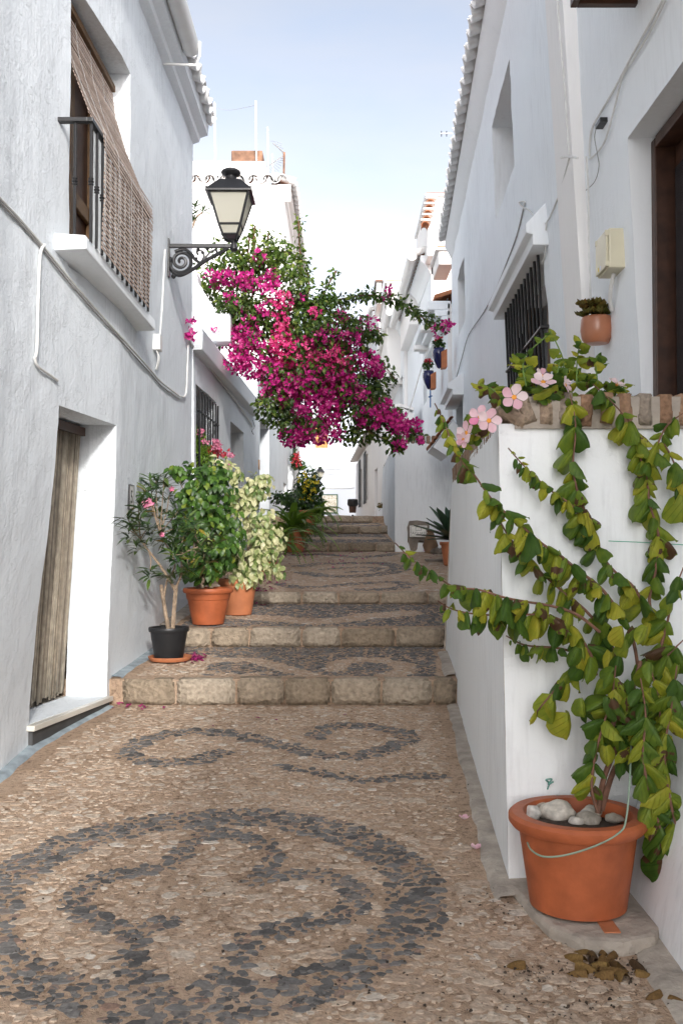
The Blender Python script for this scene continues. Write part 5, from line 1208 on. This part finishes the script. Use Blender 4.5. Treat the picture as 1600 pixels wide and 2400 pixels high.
for i in range(34):
    o=c+Vector((random.uniform(-.10,.075),random.uniform(-.09,.05),random.uniform(.045,.11)))
    for k in range(9): a=k*2.4; r=Vector((math.cos(a),math.sin(a),random.uniform(.3,.9))); P.append(o);D.append(r);N.append((0,0,1));S.append(random.uniform(.03,.05))
leafset(SU,'leaf',leaf_t(.42,-.08,-.1),P,D,N,S,M['succ'],150,'leaves')

# agave, hidden pots, sack and rubble by the far parapet
AG=thing('agave','large grey-green agave rosette beside the parapet','agave',(1.42,12.4,1.25))
V=[];Fc=[]; n=9
for i in range(n):
    t=i/(n-1); w=.14*math.sin(math.pi*(.18+.80*t))**.8*(1.0 if t<.96 else .15)
    V+=[(-w,t,.05*(1-t)+.25*t*t*-.3),(0,t,-.02-.25*t*t*.3),(w,t,.05*(1-t)-.075*t*t)]
    if i: k=3*i; Fc+=[(k-3,k-2,k+1,k),(k-2,k-1,k+2,k+1)]
me=mesh('leaf',V,Fc,True); me.materials.append(M['agave'])
for i in range(30):
    a=i*2.4; e=.05+1.25*(i/30); d=Vector((math.cos(a)*math.cos(e),math.sin(a)*math.cos(e),math.sin(e))); x=d.cross(Vector((0,0,1))).normalized(); z=x.cross(d); s=random.uniform(.42,.58)
    o=bpy.data.objects.new('leaf',me); link(o,AG); o.matrix_basis=Matrix.Translation((1.42,12.4,1.52))@Matrix((x*s,d*s,z*s)).transposed().to_4x4()
pot('plant_pot','low terracotta pot holding the agave','pot',(1.42,12.4,zg(12.4)),.17,.13,.30,M['terracotta'],.04,.012)
pot('plant_pot','tall terracotta pot just showing behind the parapet corner','pot',(1.17,9.2,zg(9.2)),.15,.11,.40,M['plastic_brown'],.04,.014)
p=at(1008,1294,14.4); p.z=zg(14.4)
SK=MB(); prof=[]; 
SK.lathe([(.12,0),(.14,.03),(.135,.12),(.12,.22),(.085,.29),(.06,.31),(.07,.34)],14,p)
for v in SK.v: v.x=p.x+(v.x-p.x)*(.75+.2*math.sin(v.z*31)); v.y=p.y+(v.y-p.y)*.8
o=SK.build('paper_sack',simple('brown_paper',(.20,.125,.075),.9,.35,8,.01,20),None,smooth=True); tag(o,'crumpled brown paper sack leaning by the water hatch','sack')
for i in range(4):
    q=Vector((1.33+i*.07,14.35+random.uniform(-.1,.1),zg(14.3)+.04)); me=rough_block(.11,.08,.09,i*9.1).copy(); me.materials.clear(); me.materials.append(M['cement_dark']); o=obj('rubble_stone',me,None,None,q,(random.random(),random.random(),random.random()*3)); tag(o,'chunk of dark rubble between the paper sack and the agave','rubble','rubble by the paper sack')
o=box('drain_plate',(1.12,12.9,zg(12.9)+.01),(1.40,13.3,zg(13.3)+.012),M['cement_dark'],None); tag(o,'flat dark slab lying on the paving near the agave','slab')
SU2=thing('succulent','brownish succulent clump on top of the far parapet','plant',at(945,1008,14.9)); 
P=[];D=[];N=[];S=[]
for i in range(24):
    o=at(945+random.uniform(-25,25),1005+random.uniform(-10,10),14.9+random.uniform(-.1,.1))
    for k in range(8): a=k*2.4; P.append(o);D.append((math.cos(a),math.sin(a),random.uniform(.2,.9)));N.append((0,0,1));S.append(random.uniform(.04,.06))
leafset(SU2,'leaf',leaf_t(.4,-.05,-.1),P,D,N,S,M['succ'],60,'leaves')
p=at(895,1208,20.3); pot('plant_pot','little white pot at the foot of the far parapet','pot',(p.x-.05,19.6,zg(19.6)),.09,.07,.17,M['smooth'],.02,.006)
SB=thing('small_shrub','small olive shrub in the little white pot','shrub',(p.x-.05,19.6,zg(19.6)+.17)); bushleaves(SB,[(893,1189,9,11,19.6,.1)],LF,M['succ'],(.03,.05),1.5,20,.2)

# ================================================================== big pot and the climbing vine
Yp=3.47; rc=at(1352,1903,Yp); pr=314/2/F*Yp
pz=zg(Yp)+.035; ph=rc.z-pz
MB_=MB(); 
# cement plinth
pl_=[gz(1262,2075),gz(1300,2150),gz(1360,2200),gz(1430,2205),gz(1492,2180)]
b=MB(); pts2=[(.60,3.74),(.63,3.62),(.655,3.45),(.69,3.30),(.78,3.19),(.90,3.17),(1.02,3.22),(1.06,3.3),(1.06,3.74)]
b.prism([(x,y,zg(3.4)-.05) for x,y in pts2],(0,0,.085)); o=b.build('cement_plinth',M['cement'],None,bevel=.02); tag(o,'rough grey cement plinth under the big pot','plinth')
pot('plant_pot','big terracotta-coloured pot with thick rolled rim filled with stones','pot',(rc.x,Yp,pz),pr-.028,pr*.70,ph,M['plastic_brown'],.045,.030,.045,t=.02)
MB_=MB().prism([(rc.x+.03,3.235,pz-.028),(rc.x+.085,3.235,pz-.028),(rc.x+.085,3.235,pz+.0),(rc.x+.03,3.235,pz+.0)],(.0,.10,.0)); o=MB_.build('brick_shard',M['terracotta'],None,bevel=.004); tag(o,'broken terracotta shard wedged under the front of the big pot','shard')
M['pebble']=islandmat('river_pebble',[(0,(.20,.19,.18)),(.3,(.42,.37,.30)),(.7,(.55,.50,.43)),(1,(.62,.59,.54))],.6,.4,bump=.003,bscale=50)
PBL=['large pale humped stone lying in the big pot','grey rounded stone at the back of the big pot','white oval stone at the right in the big pot','flat white pebble in front of the vine stem','cream stone by the left rim of the big pot','speckled pebble against the left rim of the pot','small pale stone under the hanging leaves of the vine','ochre pebble at the right rim of the big pot','long grey stone behind the humped stone','round tan pebble right of the vine stem in the pot','small dark grey pebble at the front of the big pot','chalky stone against the back rim of the pot']
for i,(x,y,sx,sy,sz) in enumerate([(1308,1898,.068,.06,.042),(1300,1880,.045,.03,.03),(1420,1885,.045,.03,.02),(1378,1912,.048,.04,.024),(1262,1888,.03,.03,.022),(1246,1898,.032,.03,.025),(1384,1900,.045,.035,.025),(1438,1910,.03,.03,.015),(1345,1878,.04,.03,.03),(1455,1895,.03,.026,.02),(1350,1918,.026,.022,.016),(1400,1872,.036,.03,.024)]):
    b=bmesh.new(); bmesh.ops.create_icosphere(b,subdivisions=3,radius=1)
    for v in b.verts: v.co*=1+.28*mnoise.noise(v.co*1.3+Vector((i*5.1,0,0)))
    me=bpy.data.meshes.new('pebble'); b.to_mesh(me); b.free(); me.shade_smooth(); me.materials.append(M['pebble'])
    zz=pz+ph-.035; d=raydir(x,y); t=(zz+.012-CAMZ)/d.z; q=Vector((0,0,CAMZ))+d*t
    o=obj('pebble',me,None,None,(q.x,q.y,zz),(0,0,random.random()*3),(sx*1.05,sy*1.05,sz*1.15)); tag(o,PBL[i],'stone')
M['wire']=simple('green_wire',(.22,.30,.22),.4,.1)
wpt=[(1466,1690,3.42),(1476,1780,3.36),(1470,1900,3.24)]
W=[at(x,y,Y) for x,y,Y in wpt]; ring=[]
for k in range(14):
    a=.62-k*.20; rr=pr*.985-.02*0; ring.append(Vector((rc.x+rr*math.cos(a-1.57+.3),Yp+rr*math.sin(a-1.57+.3),rc.z-.045-.10*min(1,k/5)+(.05*max(0,(k-9)/4)))))
cable('garden_wire',[at(1478,1740,3.40),at(1474,1840,3.30),at(1466,1920,3.255),at(1452,1950,3.245),at(1400,1980,3.232),at(1330,2003,3.238),at(1275,2008,3.262),at(1245,1993,3.31),at(1235,1975,3.37)],.0032,M['wire'],'thin green garden wire looped loosely round the big pot','wire')
cable('tie_string',[at(1425,1268,3.66),at(1500,1271,3.70),at(1600,1277,3.72)],.0016,simple('green_string',(.05,.35,.22),.5,.1),'thin green string tying the vine across the parapet','string')
cable('tie_string',[at(1282,1850,3.725),at(1286,1835,3.72),at(1278,1828,3.70),at(1292,1826,3.705),at(1284,1838,3.71),at(1296,1832,3.71)],.003,simple('green_twine',(.12,.30,.25),.6,.2),'knotted green twine stub on the wall behind the pot','string')

def vine_leaf_mat():
    m,n,l,b=nt('vine_leaf'); uv=n.new('ShaderNodeUVMap'); sx=n.new('ShaderNodeSeparateXYZ'); l.new(uv.outputs[0],sx.inputs[0])
    oi=n.new('ShaderNodeObjectInfo'); g=n.new('ShaderNodeNewGeometry')
    def mt(op,a,bv=None,c=None):
        x=n.new('ShaderNodeMath'); x.operation=op
        for i,q in enumerate((a,bv,c)):
            if q is None: continue
            if isinstance(q,(int,float)): x.inputs[i].default_value=q
            else: l.new(q,x.inputs[i])
        return x.outputs[0]
    u=mt('ABSOLUTE',mt('MULTIPLY_ADD',sx.outputs[0],2.0,-1.0)); v=sx.outputs[1]
    ph=mt('FRACT',mt('MULTIPLY_ADD',v,5.0,mt('MULTIPLY',u,-1.5))); tri=mt('ABSOLUTE',mt('MULTIPLY_ADD',ph,2.0,-1.0))
    lat=mt('SMOOTH_MAX',mt('SUBTRACT',1.0,mt('MULTIPLY',mt('SUBTRACT',1.0,tri),9.0)),0.0,.05); mid=mt('MAXIMUM',mt('SUBTRACT',1.0,mt('MULTIPLY',u,16.0)),0.0)
    vein=mt('MINIMUM',mt('MAXIMUM',lat,mid),1.0)
    r=ramp(n,[(0,(.034,.085,.014)),(.30,(.075,.15,.018)),(.52,(.17,.245,.024)),(.76,(.31,.34,.03)),(1,(.46,.41,.04))]); 
    x=n.new('ShaderNodeTexNoise'); x.inputs['Scale'].default_value=26; x.inputs['Detail'].default_value=4; l.new(g.outputs['Position'],x.inputs['Vector'])
    fac=mt('ADD',mt('MULTIPLY',oi.outputs['Random'],.78),mt('MULTIPLY_ADD',x.outputs[0],.5,-.13)); l.new(fac,r.inputs[0])
    mv=n.new('ShaderNodeMixRGB'); mv.blend_type='MULTIPLY'; l.new(mt('MULTIPLY',vein,.45),mv.inputs[0]); l.new(r.outputs[0],mv.inputs[1]); mv.inputs[2].default_value=(.35,.45,.25,1)
    # brown scorched patches on some leaves
    y=n.new('ShaderNodeTexNoise'); y.inputs['Scale'].default_value=19; y.inputs['Detail'].default_value=6; l.new(g.outputs['Position'],y.inputs['Vector'])
    o2=mt('FRACT',mt('MULTIPLY',oi.outputs['Random'],17.3)); br=mt('GREATER_THAN',mt('ADD',y.outputs[0],mt('MULTIPLY',mt('GREATER_THAN',o2,.80),.15)),.71)
    mb=n.new('ShaderNodeMixRGB'); l.new(br,mb.inputs[0]); l.new(mv.outputs[0],mb.inputs[1]); mb.inputs[2].default_value=(.105,.055,.028,1)
    l.new(mb.outputs[0],b.inputs['Base Color']); b.inputs['Roughness'].default_value=.5; b.inputs['Specular IOR Level'].default_value=.35
    q=n.new('ShaderNodeBump'); q.inputs['Distance'].default_value=.004; q.inputs['Strength'].default_value=.8; q.invert=True; l.new(vein,q.inputs['Height']); l.new(q.outputs[0],b.inputs['Normal'])
    t=n.new('ShaderNodeBsdfTranslucent'); ms=n.new('ShaderNodeMixShader'); ms.inputs[0].default_value=.34; l.new(mb.outputs[0],t.inputs[0]); l.new(b.outputs[0],ms.inputs[1]); l.new(t.outputs[0],ms.inputs[2]); l.new(ms.outputs[0],n['Material Output'].inputs[0])
    return m
M['vine']=vine_leaf_mat()
def big_leaf(w,cup,curl,twist,wave):
    nt_,nu=10,7; V=[];UV=[];Fc=[]
    for i in range(nt_):
        t=i/(nt_-1); hw=w*(math.sin(math.pi*min(1,(t*.93+.07))**.72)**.85) if t<.999 else .004
        if t>.8: hw*=max(.05,(1-t)/.2)**.45
        for j in range(nu):
            u=j/(nu-1)*2-1; x=hw*u; y=t-(.10*abs(u)*(1-t)**4); z=-cup*(u*u)*hw*2.2 - curl*(t**2)*.5 + wave*math.sin(t*17)*abs(u)*.02 + twist*u*t*.1
            V.append((x,y-curl*.12*t**3,z)); UV.append((j/(nu-1),t))
    for i in range(nt_-1):
        for j in range(nu-1): a=i*nu+j; Fc.append((a,a+1,a+nu+1,a+nu))
    me=mesh('leaf',V,Fc,True); uvl=me.uv_layers.new(name='UVMap')
    for lp in me.loops: uvl.data[lp.index].uv=UV[lp.vertex_index]
    me.materials.append(M['vine']); return me
BLF=[big_leaf(.31,.5,.35,.5,1.4),big_leaf(.36,.8,.7,-.6,1.6),big_leaf(.24,.6,.25,.9,1.2),big_leaf(.38,1.1,.95,0,1.8),big_leaf(.22,.5,.6,-1.1,1.4),big_leaf(.33,1.3,.5,.4,1.4),big_leaf(.18,.9,.9,.8,1.5),big_leaf(.28,1.5,1.2,-.3,1.2)]
M['dry_leaf']=islandmat('withered_leaf',[(0,(.06,.035,.018)),(.5,(.14,.08,.03)),(1,(.24,.15,.05))],.8,.2,.1)
VN=thing('climbing_vine','climbing mandevilla vine with quilted green leaves trained over the white parapet','vine',(rc.x,Yp,pz+ph-.03))
def put_leaf(parent,p,d,nrm,s,me=None):
    d=Vector(d).normalized(); z=Vector(nrm); z=(z-d*z.dot(d)); z.normalize(); x=d.cross(z)
    o=bpy.data.objects.new('leaf',me or random.choice(BLF)); link(o,parent); o.matrix_basis=Matrix.Translation(p)@Matrix((x*s,d*s,z*s)).transposed().to_4x4(); return o
V_STEMS=[([(1018,945),(1040,990),(1062,1045),(1085,1085),(1112,1115),(1140,1155),(1168,1188),(1198,1212),(1232,1242),(1272,1276),(1312,1302),(1352,1335),(1400,1372),(1425,1400),(1455,1445),(1482,1500),(1495,1570)],3.56,.35,1.0,11),
 ([(1140,1150),(1160,1200),(1200,1270),(1255,1330),(1310,1380),(1370,1430),(1420,1490),(1450,1560)],3.60,.6,1.05,7),
 ([(1190,1050),(1230,1095),(1290,1150),(1340,1185),(1366,1225),(1400,1290),(1440,1340),(1480,1372),(1512,1422),(1550,1482),(1560,1560)],3.64,.35,.9,9),
 ([(1335,925),(1348,1000),(1342,1090),(1352,1150),(1378,1222),(1400,1270)],3.66,.8,.95,6),
 ([(1388,900),(1440,950),(1480,1000),(1496,1060),(1516,1130),(1521,1180),(1541,1250),(1536,1330),(1521,1400),(1526,1440)],3.66,.85,.95,8),
 ([(1600,968),(1560,1000),(1532,1060),(1516,1095)],3.64,.7,.9,3),
 ([(1555,1040),(1580,1090),(1592,1150),(1600,1200)],3.62,.9,1.0,3),
 ([(925,1272),(966,1312),(1012,1342),(1062,1375),(1120,1382),(1180,1400),(1230,1410),(1290,1420),(1350,1440),(1405,1482)],3.54,.35,.95,8),
 ([(1025,1408),(1060,1428),(1120,1440),(1200,1442),(1280,1442),(1340,1472),(1382,1532),(1396,1582)],3.56,.3,1.05,9),
 ([(1185,1490),(1230,1512),(1300,1518),(1350,1530),(1382,1542)],3.62,.3,.85,5),
 ([(1240,1690),(1280,1640),(1322,1592),(1368,1552),(1402,1546)],3.58,.9,1.1,4),
 ([(1442,1560),(1432,1640),(1412,1700),(1392,1780),(1386,1850),(1400,1905)],3.42,1.1,.95,8),
 ([(1522,1560),(1545,1660),(1535,1740),(1522,1810),(1535,1900),(1562,1985),(1605,2060)],3.36,1.1,1.15,10),
 ([(1482,1600),(1500,1700),(1478,1760),(1450,1780)],3.40,1.0,1.1,5),
 ([(1600,1500),(1560,1540),(1522,1592)],3.5,1.0,1.0,4),
 ([(1585,1560),(1572,1660),(1556,1760),(1566,1860),(1585,1940),(1602,2010)],3.34,1.0,1.1,6),
 ([(1500,1590),(1512,1680),(1505,1770),(1518,1850)],3.32,1.0,1.0,5),
 ([(1600,1330),(1575,1400),(1560,1470),(1540,1540)],3.56,.8,.95,5)]
sm_=MB()
for pts,Y,sz0,sz1,npair in V_STEMS:
    L=smoothpts([at(x,y,Y+random.uniform(-.015,.015)) for x,y in pts],10); nL=len(L)
    sm_.tube(L,[.0022+.0042*i/nL for i in range(nL)],6)
    total=sum((L[i+1]-L[i]).length for i in range(nL-1)); step=max(.030,.040); acc_=0; side_=0
    for i in range(1,nL-1):
        acc_+=(L[i]-L[i-1]).length; t=i/nL
        s=.092*(sz0+(sz1-sz0)*min(1,t*2.2))
        if acc_>.27*s+.011 and t<.86:
            acc_=0; tan=(L[i]-L[i-1]).normalized(); side_=1-side_
            for sg in (1,-1):
                if random.random()<.14: continue
                lat=tan.cross(Vector((0,1,0))).normalized()*sg
                if sg>0 and side_: lat=(lat+Vector((0,-1,0))*.8).normalized()
                d=lat*random.uniform(.35,.8)+Vector((random.uniform(-.25,.25),random.uniform(-.55,.05),-random.uniform(.45,1.1)))-tan*.15
                nr=Vector((random.uniform(-.5,.5),-1,random.uniform(.1,.9)))+lat*.25
                put_leaf(VN,L[i]+lat*.006+Vector((0,-.004,0)),d,nr,s*random.uniform(.55,1.22))
# dense heart of the vine
for k in range(64):
    x=random.gauss(1458,58); y=random.gauss(1620,75); p=at(min(max(x,1330),1590),y,random.uniform(3.30,3.60))
    put_leaf(VN,p,(random.uniform(-.6,.6),random.uniform(-.5,.1),-1),(random.uniform(-.6,.6),-1,random.uniform(.0,.9)),random.uniform(.05,.115))
for q in ([(1400,1905,3.46),(1415,1820,3.46),(1455,1720,3.46),(1480,1620,3.48),(1500,1550,3.52)],[(1408,1900,3.47),(1440,1800,3.5),(1500,1700,3.5),(1520,1580,3.5)],[(1470,1700,3.46),(1430,1730,3.45),(1450,1650,3.46)]):
    L=smoothpts([at(*w) for w in q],8); sm_.tube(L,[.011-.004*i/len(L) for i in range(len(L))],7)
sm_.build('stems',M['twig'],VN,smooth=True)
# growth on top of the cap: leaves and blossoms
TOPS=[((1232,905),(1228,840),(1290,780)),((1300,905),(1320,850),(1286,770)),((1350,900),(1352,840),(1360,740+60)),((1400,900),(1395,850),(1402,830)),((1180,940),(1150,910),(1120,905)),((1130,990),(1110,1020),(1085,1050)),((1210,930),(1230,885),(1205,850)),((1440,920),(1455,900),(1470,930)),((1270,930),(1300,890),(1310,850))]
for k,tp in enumerate(TOPS):
    L=smoothpts([at(x,y,3.74+random.uniform(-.04,.08)) for x,y in tp],8); tube('green_stem',L,.0028,M['green_stem'],VN,5)
    for i in range(1,len(L)):
        t=i/len(L)
        for sg in (1,-1):
            if random.random()<.42: continue
            put_leaf(VN,L[i],(sg*random.uniform(.3,1),random.uniform(-.7,.2),random.uniform(-.3,.7)),(random.uniform(-.4,.4),-.8,random.uniform(.2,1)),.066*(1-.5*t)*random.uniform(.6,1.15))
for k in range(26):
    x=random.uniform(1215,1440); put_leaf(VN,at(x,random.uniform(895,960),3.70+random.uniform(-.03,.1)),(random.uniform(-1,1),random.uniform(-.6,.2),random.uniform(-.8,.5)),(random.uniform(-.5,.5),-1,.6),random.uniform(.045,.085))
def pet_mesh():
    nt_,nu=6,5; V=[];Fc=[]
    for i in range(nt_):
        t=i/(nt_-1); hw=.62*(t**.7)*(1.0-.62*max(0,t-.62)/.38)
        for j in range(nu):
            u=j/(nu-1)*2-1; V.append((hw*u+.10*t, t-.06*u*u*t, .10*u*u*t+.10*t*t+.05*u*t))
    for i in range(nt_-1):
        for j in range(nu-1): a=i*nu+j; Fc.append((a,a+1,a+nu+1,a+nu))
    return mesh('petal',V,Fc,True)
def petal_mat():
    m,n,l,b=nt('pale_pink_petal'); oi=n.new('ShaderNodeObjectInfo'); r=ramp(n,[(0,(.74,.42,.50)),(.5,(.80,.60,.63)),(.88,(.84,.70,.70)),(1,(.74,.20,.38))]); l.new(oi.outputs['Random'],r.inputs[0]); l.new(r.outputs[0],b.inputs['Base Color']); b.inputs['Roughness'].default_value=.55
    t=n.new('ShaderNodeBsdfTranslucent'); ms=n.new('ShaderNodeMixShader'); ms.inputs[0].default_value=.35; l.new(r.outputs[0],t.inputs[0]); l.new(b.outputs[0],ms.inputs[1]); l.new(t.outputs[0],ms.inputs[2]); l.new(ms.outputs[0],n['Material Output'].inputs[0]); return m
PET=pet_mesh(); PET.materials.append(petal_mat()); M['throat']=simple('orange_throat',(.72,.30,.03),.6,.1)
def mandevilla(parent,x,y,Y,r,f):
    f=Vector(f).normalized(); q=f.orthogonal().normalized(); p=at(x,y,Y); fl=MB().lathe([(.12*r,-.2*r),(.22*r,.0),(.2*r,.04*r),(.001,-.03*r)],10,(0,0,0))
    me=mesh('throat',fl.v,fl.f,True); me.materials.append(M['throat']); o=obj('flower_throat',me,None,parent,p); o.rotation_euler=f.to_track_quat('Z','Y').to_euler()
    for k in range(5):
        d=Quaternion(f,2*math.pi*k/5)@q; d=(d+f*.10).normalized(); z=(f-d*f.dot(d)).normalized(); xx=d.cross(z); oo=bpy.data.objects.new('petal',PET); link(oo,o); oo.matrix_basis=Matrix.Translation(p+d*.12*r)@Matrix((xx*r,d*r,z*r)).transposed().to_4x4()
mandevilla(VN,1204,931,3.62,.045,(-.1,-1,.1)); mandevilla(VN,1145,986,3.60,.042,(.1,-1,-.05)); mandevilla(VN,1124,977,3.64,.040,(-.4,-1,.3)); mandevilla(VN,1092,1015,3.66,.042,(-.9,-.6,.2)); mandevilla(VN,1272,895,3.66,.044,(.0,-.7,.7)); mandevilla(VN,1270,880,3.72,.03,(.5,-.8,.5)); mandevilla(VN,1325,902,3.66,.03,(.8,-.6,.2)); mandevilla(VN,1445,900,3.68,.034,(.4,-.5,.9)); mandevilla(VN,1085,1030,3.66,.028,(-.7,-.8,-.3))
mandevilla(VN,1400,1000,3.0,.001,(0,-1,0)) if False else None
# fallen leaves, blossoms and petals
DL=[(1385,2237,0.098),(1425,2225,0.065),(1432,2260,0.078),(1365,2262,0.078),(1405,2285,0.085),(1480,2258,0.078),(1372,2290,0.065),(1465,2300,0.111),(1568,2345,0.091),(1545,2335,0.065),(1450,2215,0.065),(1228,2272,0.065),(1482,2140,0.078),(1440,2240,0.065),(1410,2255,0.065)]
DL+=[(1350,2270,.07),(1395,2262,.075),(1420,2275,.08),(1445,2272,.07),(1378,2250,.06),(1460,2232,.07),(1435,2295,.06),(1490,2285,.07)]
FLL=['curled brown dead leaf in the small heap below the big pot']*15
dlm=[BLF[i].copy() for i in (1,3,5,7)]
for m in dlm: m.materials.clear(); m.materials.append(M['dry_leaf']); m.name='fallen_leaf'
for i,(x,y,s) in enumerate(DL):
    p=gz(x,y); p.z+=random.uniform(.014,.032); s*=1.15; a=random.uniform(0,6.28); d=Vector((math.cos(a),math.sin(a),random.uniform(-.05,.12))).normalized(); z=Vector((random.uniform(-.4,.4),random.uniform(-.5,.2),1)); z=(z-d*z.dot(d)).normalized(); xx=d.cross(z)
    o=bpy.data.objects.new('fallen_leaf',random.choice(dlm)); link(o); o.matrix_basis=Matrix.Translation(p)@Matrix((xx*s,d*s,z*s)).transposed().to_4x4()
    tag(o,'curled brown dead leaf on the paving below the big pot','leaf','dead leaves below the big pot')
DB=[]
for (x,y,rx,ry,m) in ((1420,2260,90,45,150),(1240,2285,70,20,60),(1300,2350,200,40,90),(1150,2120,90,40,50),(400,2050,350,120,60),(900,2300,300,80,60),(1060,1850,60,60,30)):
    for k in range(m):
        q=gz(min(x+random.gauss(0,rx*.6),1590),y+random.gauss(0,ry*.6)); DB.append((q.x,q.y,q.z+.006))
DB=np.array(DB); n=len(DB); V,Fc=leaf_t(.45,.2,.3); x_,y_,z_=frames(rnd(n)*np.array([1,1,.3]),np.array([0,0,1])+rnd(n,.4)); s_=rng.uniform(.004,.014,n)
W=DB[:,None,:]+s_[:,None,None]*(V[None,:,0,None]*x_[:,None,:]+V[None,:,1,None]*y_[:,None,:]+V[None,:,2,None]*z_[:,None,:]); FF=[]
for f in Fc: FF+=(np.array(f)[None,:]+np.arange(n)[:,None]*len(V)).tolist()
o=obj('leaf_crumbs',mesh('leaf_crumbs',W.reshape(-1,3),FF),M['soil']); tag(o,'dark crumbs of soil and dead leaf scattered over the paving','debris',kind='stuff')
for i,(x,y) in enumerate(((1088,1925),(1115,1995))):
    p=gz(x,y); T=thing('fallen_blossom','wilted pale pink blossom dropped on the paving beside the parapet','flower',p,'fallen blossoms beside the parapet')
    for k in range(4):
        d=Vector((math.cos(k*1.5+i),math.sin(k*1.5+i),.5)).normalized(); z=Vector((0,0,1)); z=(z-d*z.dot(d)).normalized(); xx=d.cross(z); oo=bpy.data.objects.new('petal',PET); link(oo,T); oo.matrix_basis=Matrix.Translation(p+Vector((0,0,.008)))@Matrix((xx*.03,d*.03,z*.03)).transposed().to_4x4()
P=[]
for (x,y,rx,ry,n) in ((590,1395,42,18,260),(620,1330,45,30,170),(700,1300,60,12,60),(800,1320,130,18,40),(455,1545,28,9,110),(290,1645,35,6,80),(830,1300,100,8,30),(640,1360,40,20,60),(1000,1300,60,10,12),(690,1690,200,30,4),(300,1660,60,12,15)):
    for k in range(n):
        q=gz(x+random.gauss(0,rx*.5),y+random.gauss(0,ry*.5)); P.append((q.x,q.y,q.z+.012))
P=np.array(P); n=len(P); root=thing('fallen_petals','scattered fallen magenta bougainvillea petals on the steps and along the pots','petals',(-.6,10,.9))
M['petal_dry']=islandmat('fallen_bract',[(0,(.20,.02,.09)),(.6,(.34,.03,.15)),(1,(.42,.08,.18))],.7,.2,.1)
bpy.data.objects.remove(root)
V,Fc=leaf_t(.42,.2,.15); x,y,z=frames(rnd(n)*np.array([1,1,.15]),np.array([0,0,1])+rnd(n,.25)); s=rng.uniform(.026,.042,n)
W=P[:,None,:]+s[:,None,None]*(V[None,:,0,None]*x[:,None,:]+V[None,:,1,None]*y[:,None,:]+V[None,:,2,None]*z[:,None,:]); FF=[]
for f in Fc: FF+=(np.array(f)[None,:]+np.arange(n)[:,None]*len(V)).tolist()
o=obj('fallen_petals',mesh('fallen_petals',W.reshape(-1,3),FF,True),M['petal_dry']); tag(o,'scattered fallen magenta bougainvillea petals on the steps and along the pots','petals',kind='stuff')
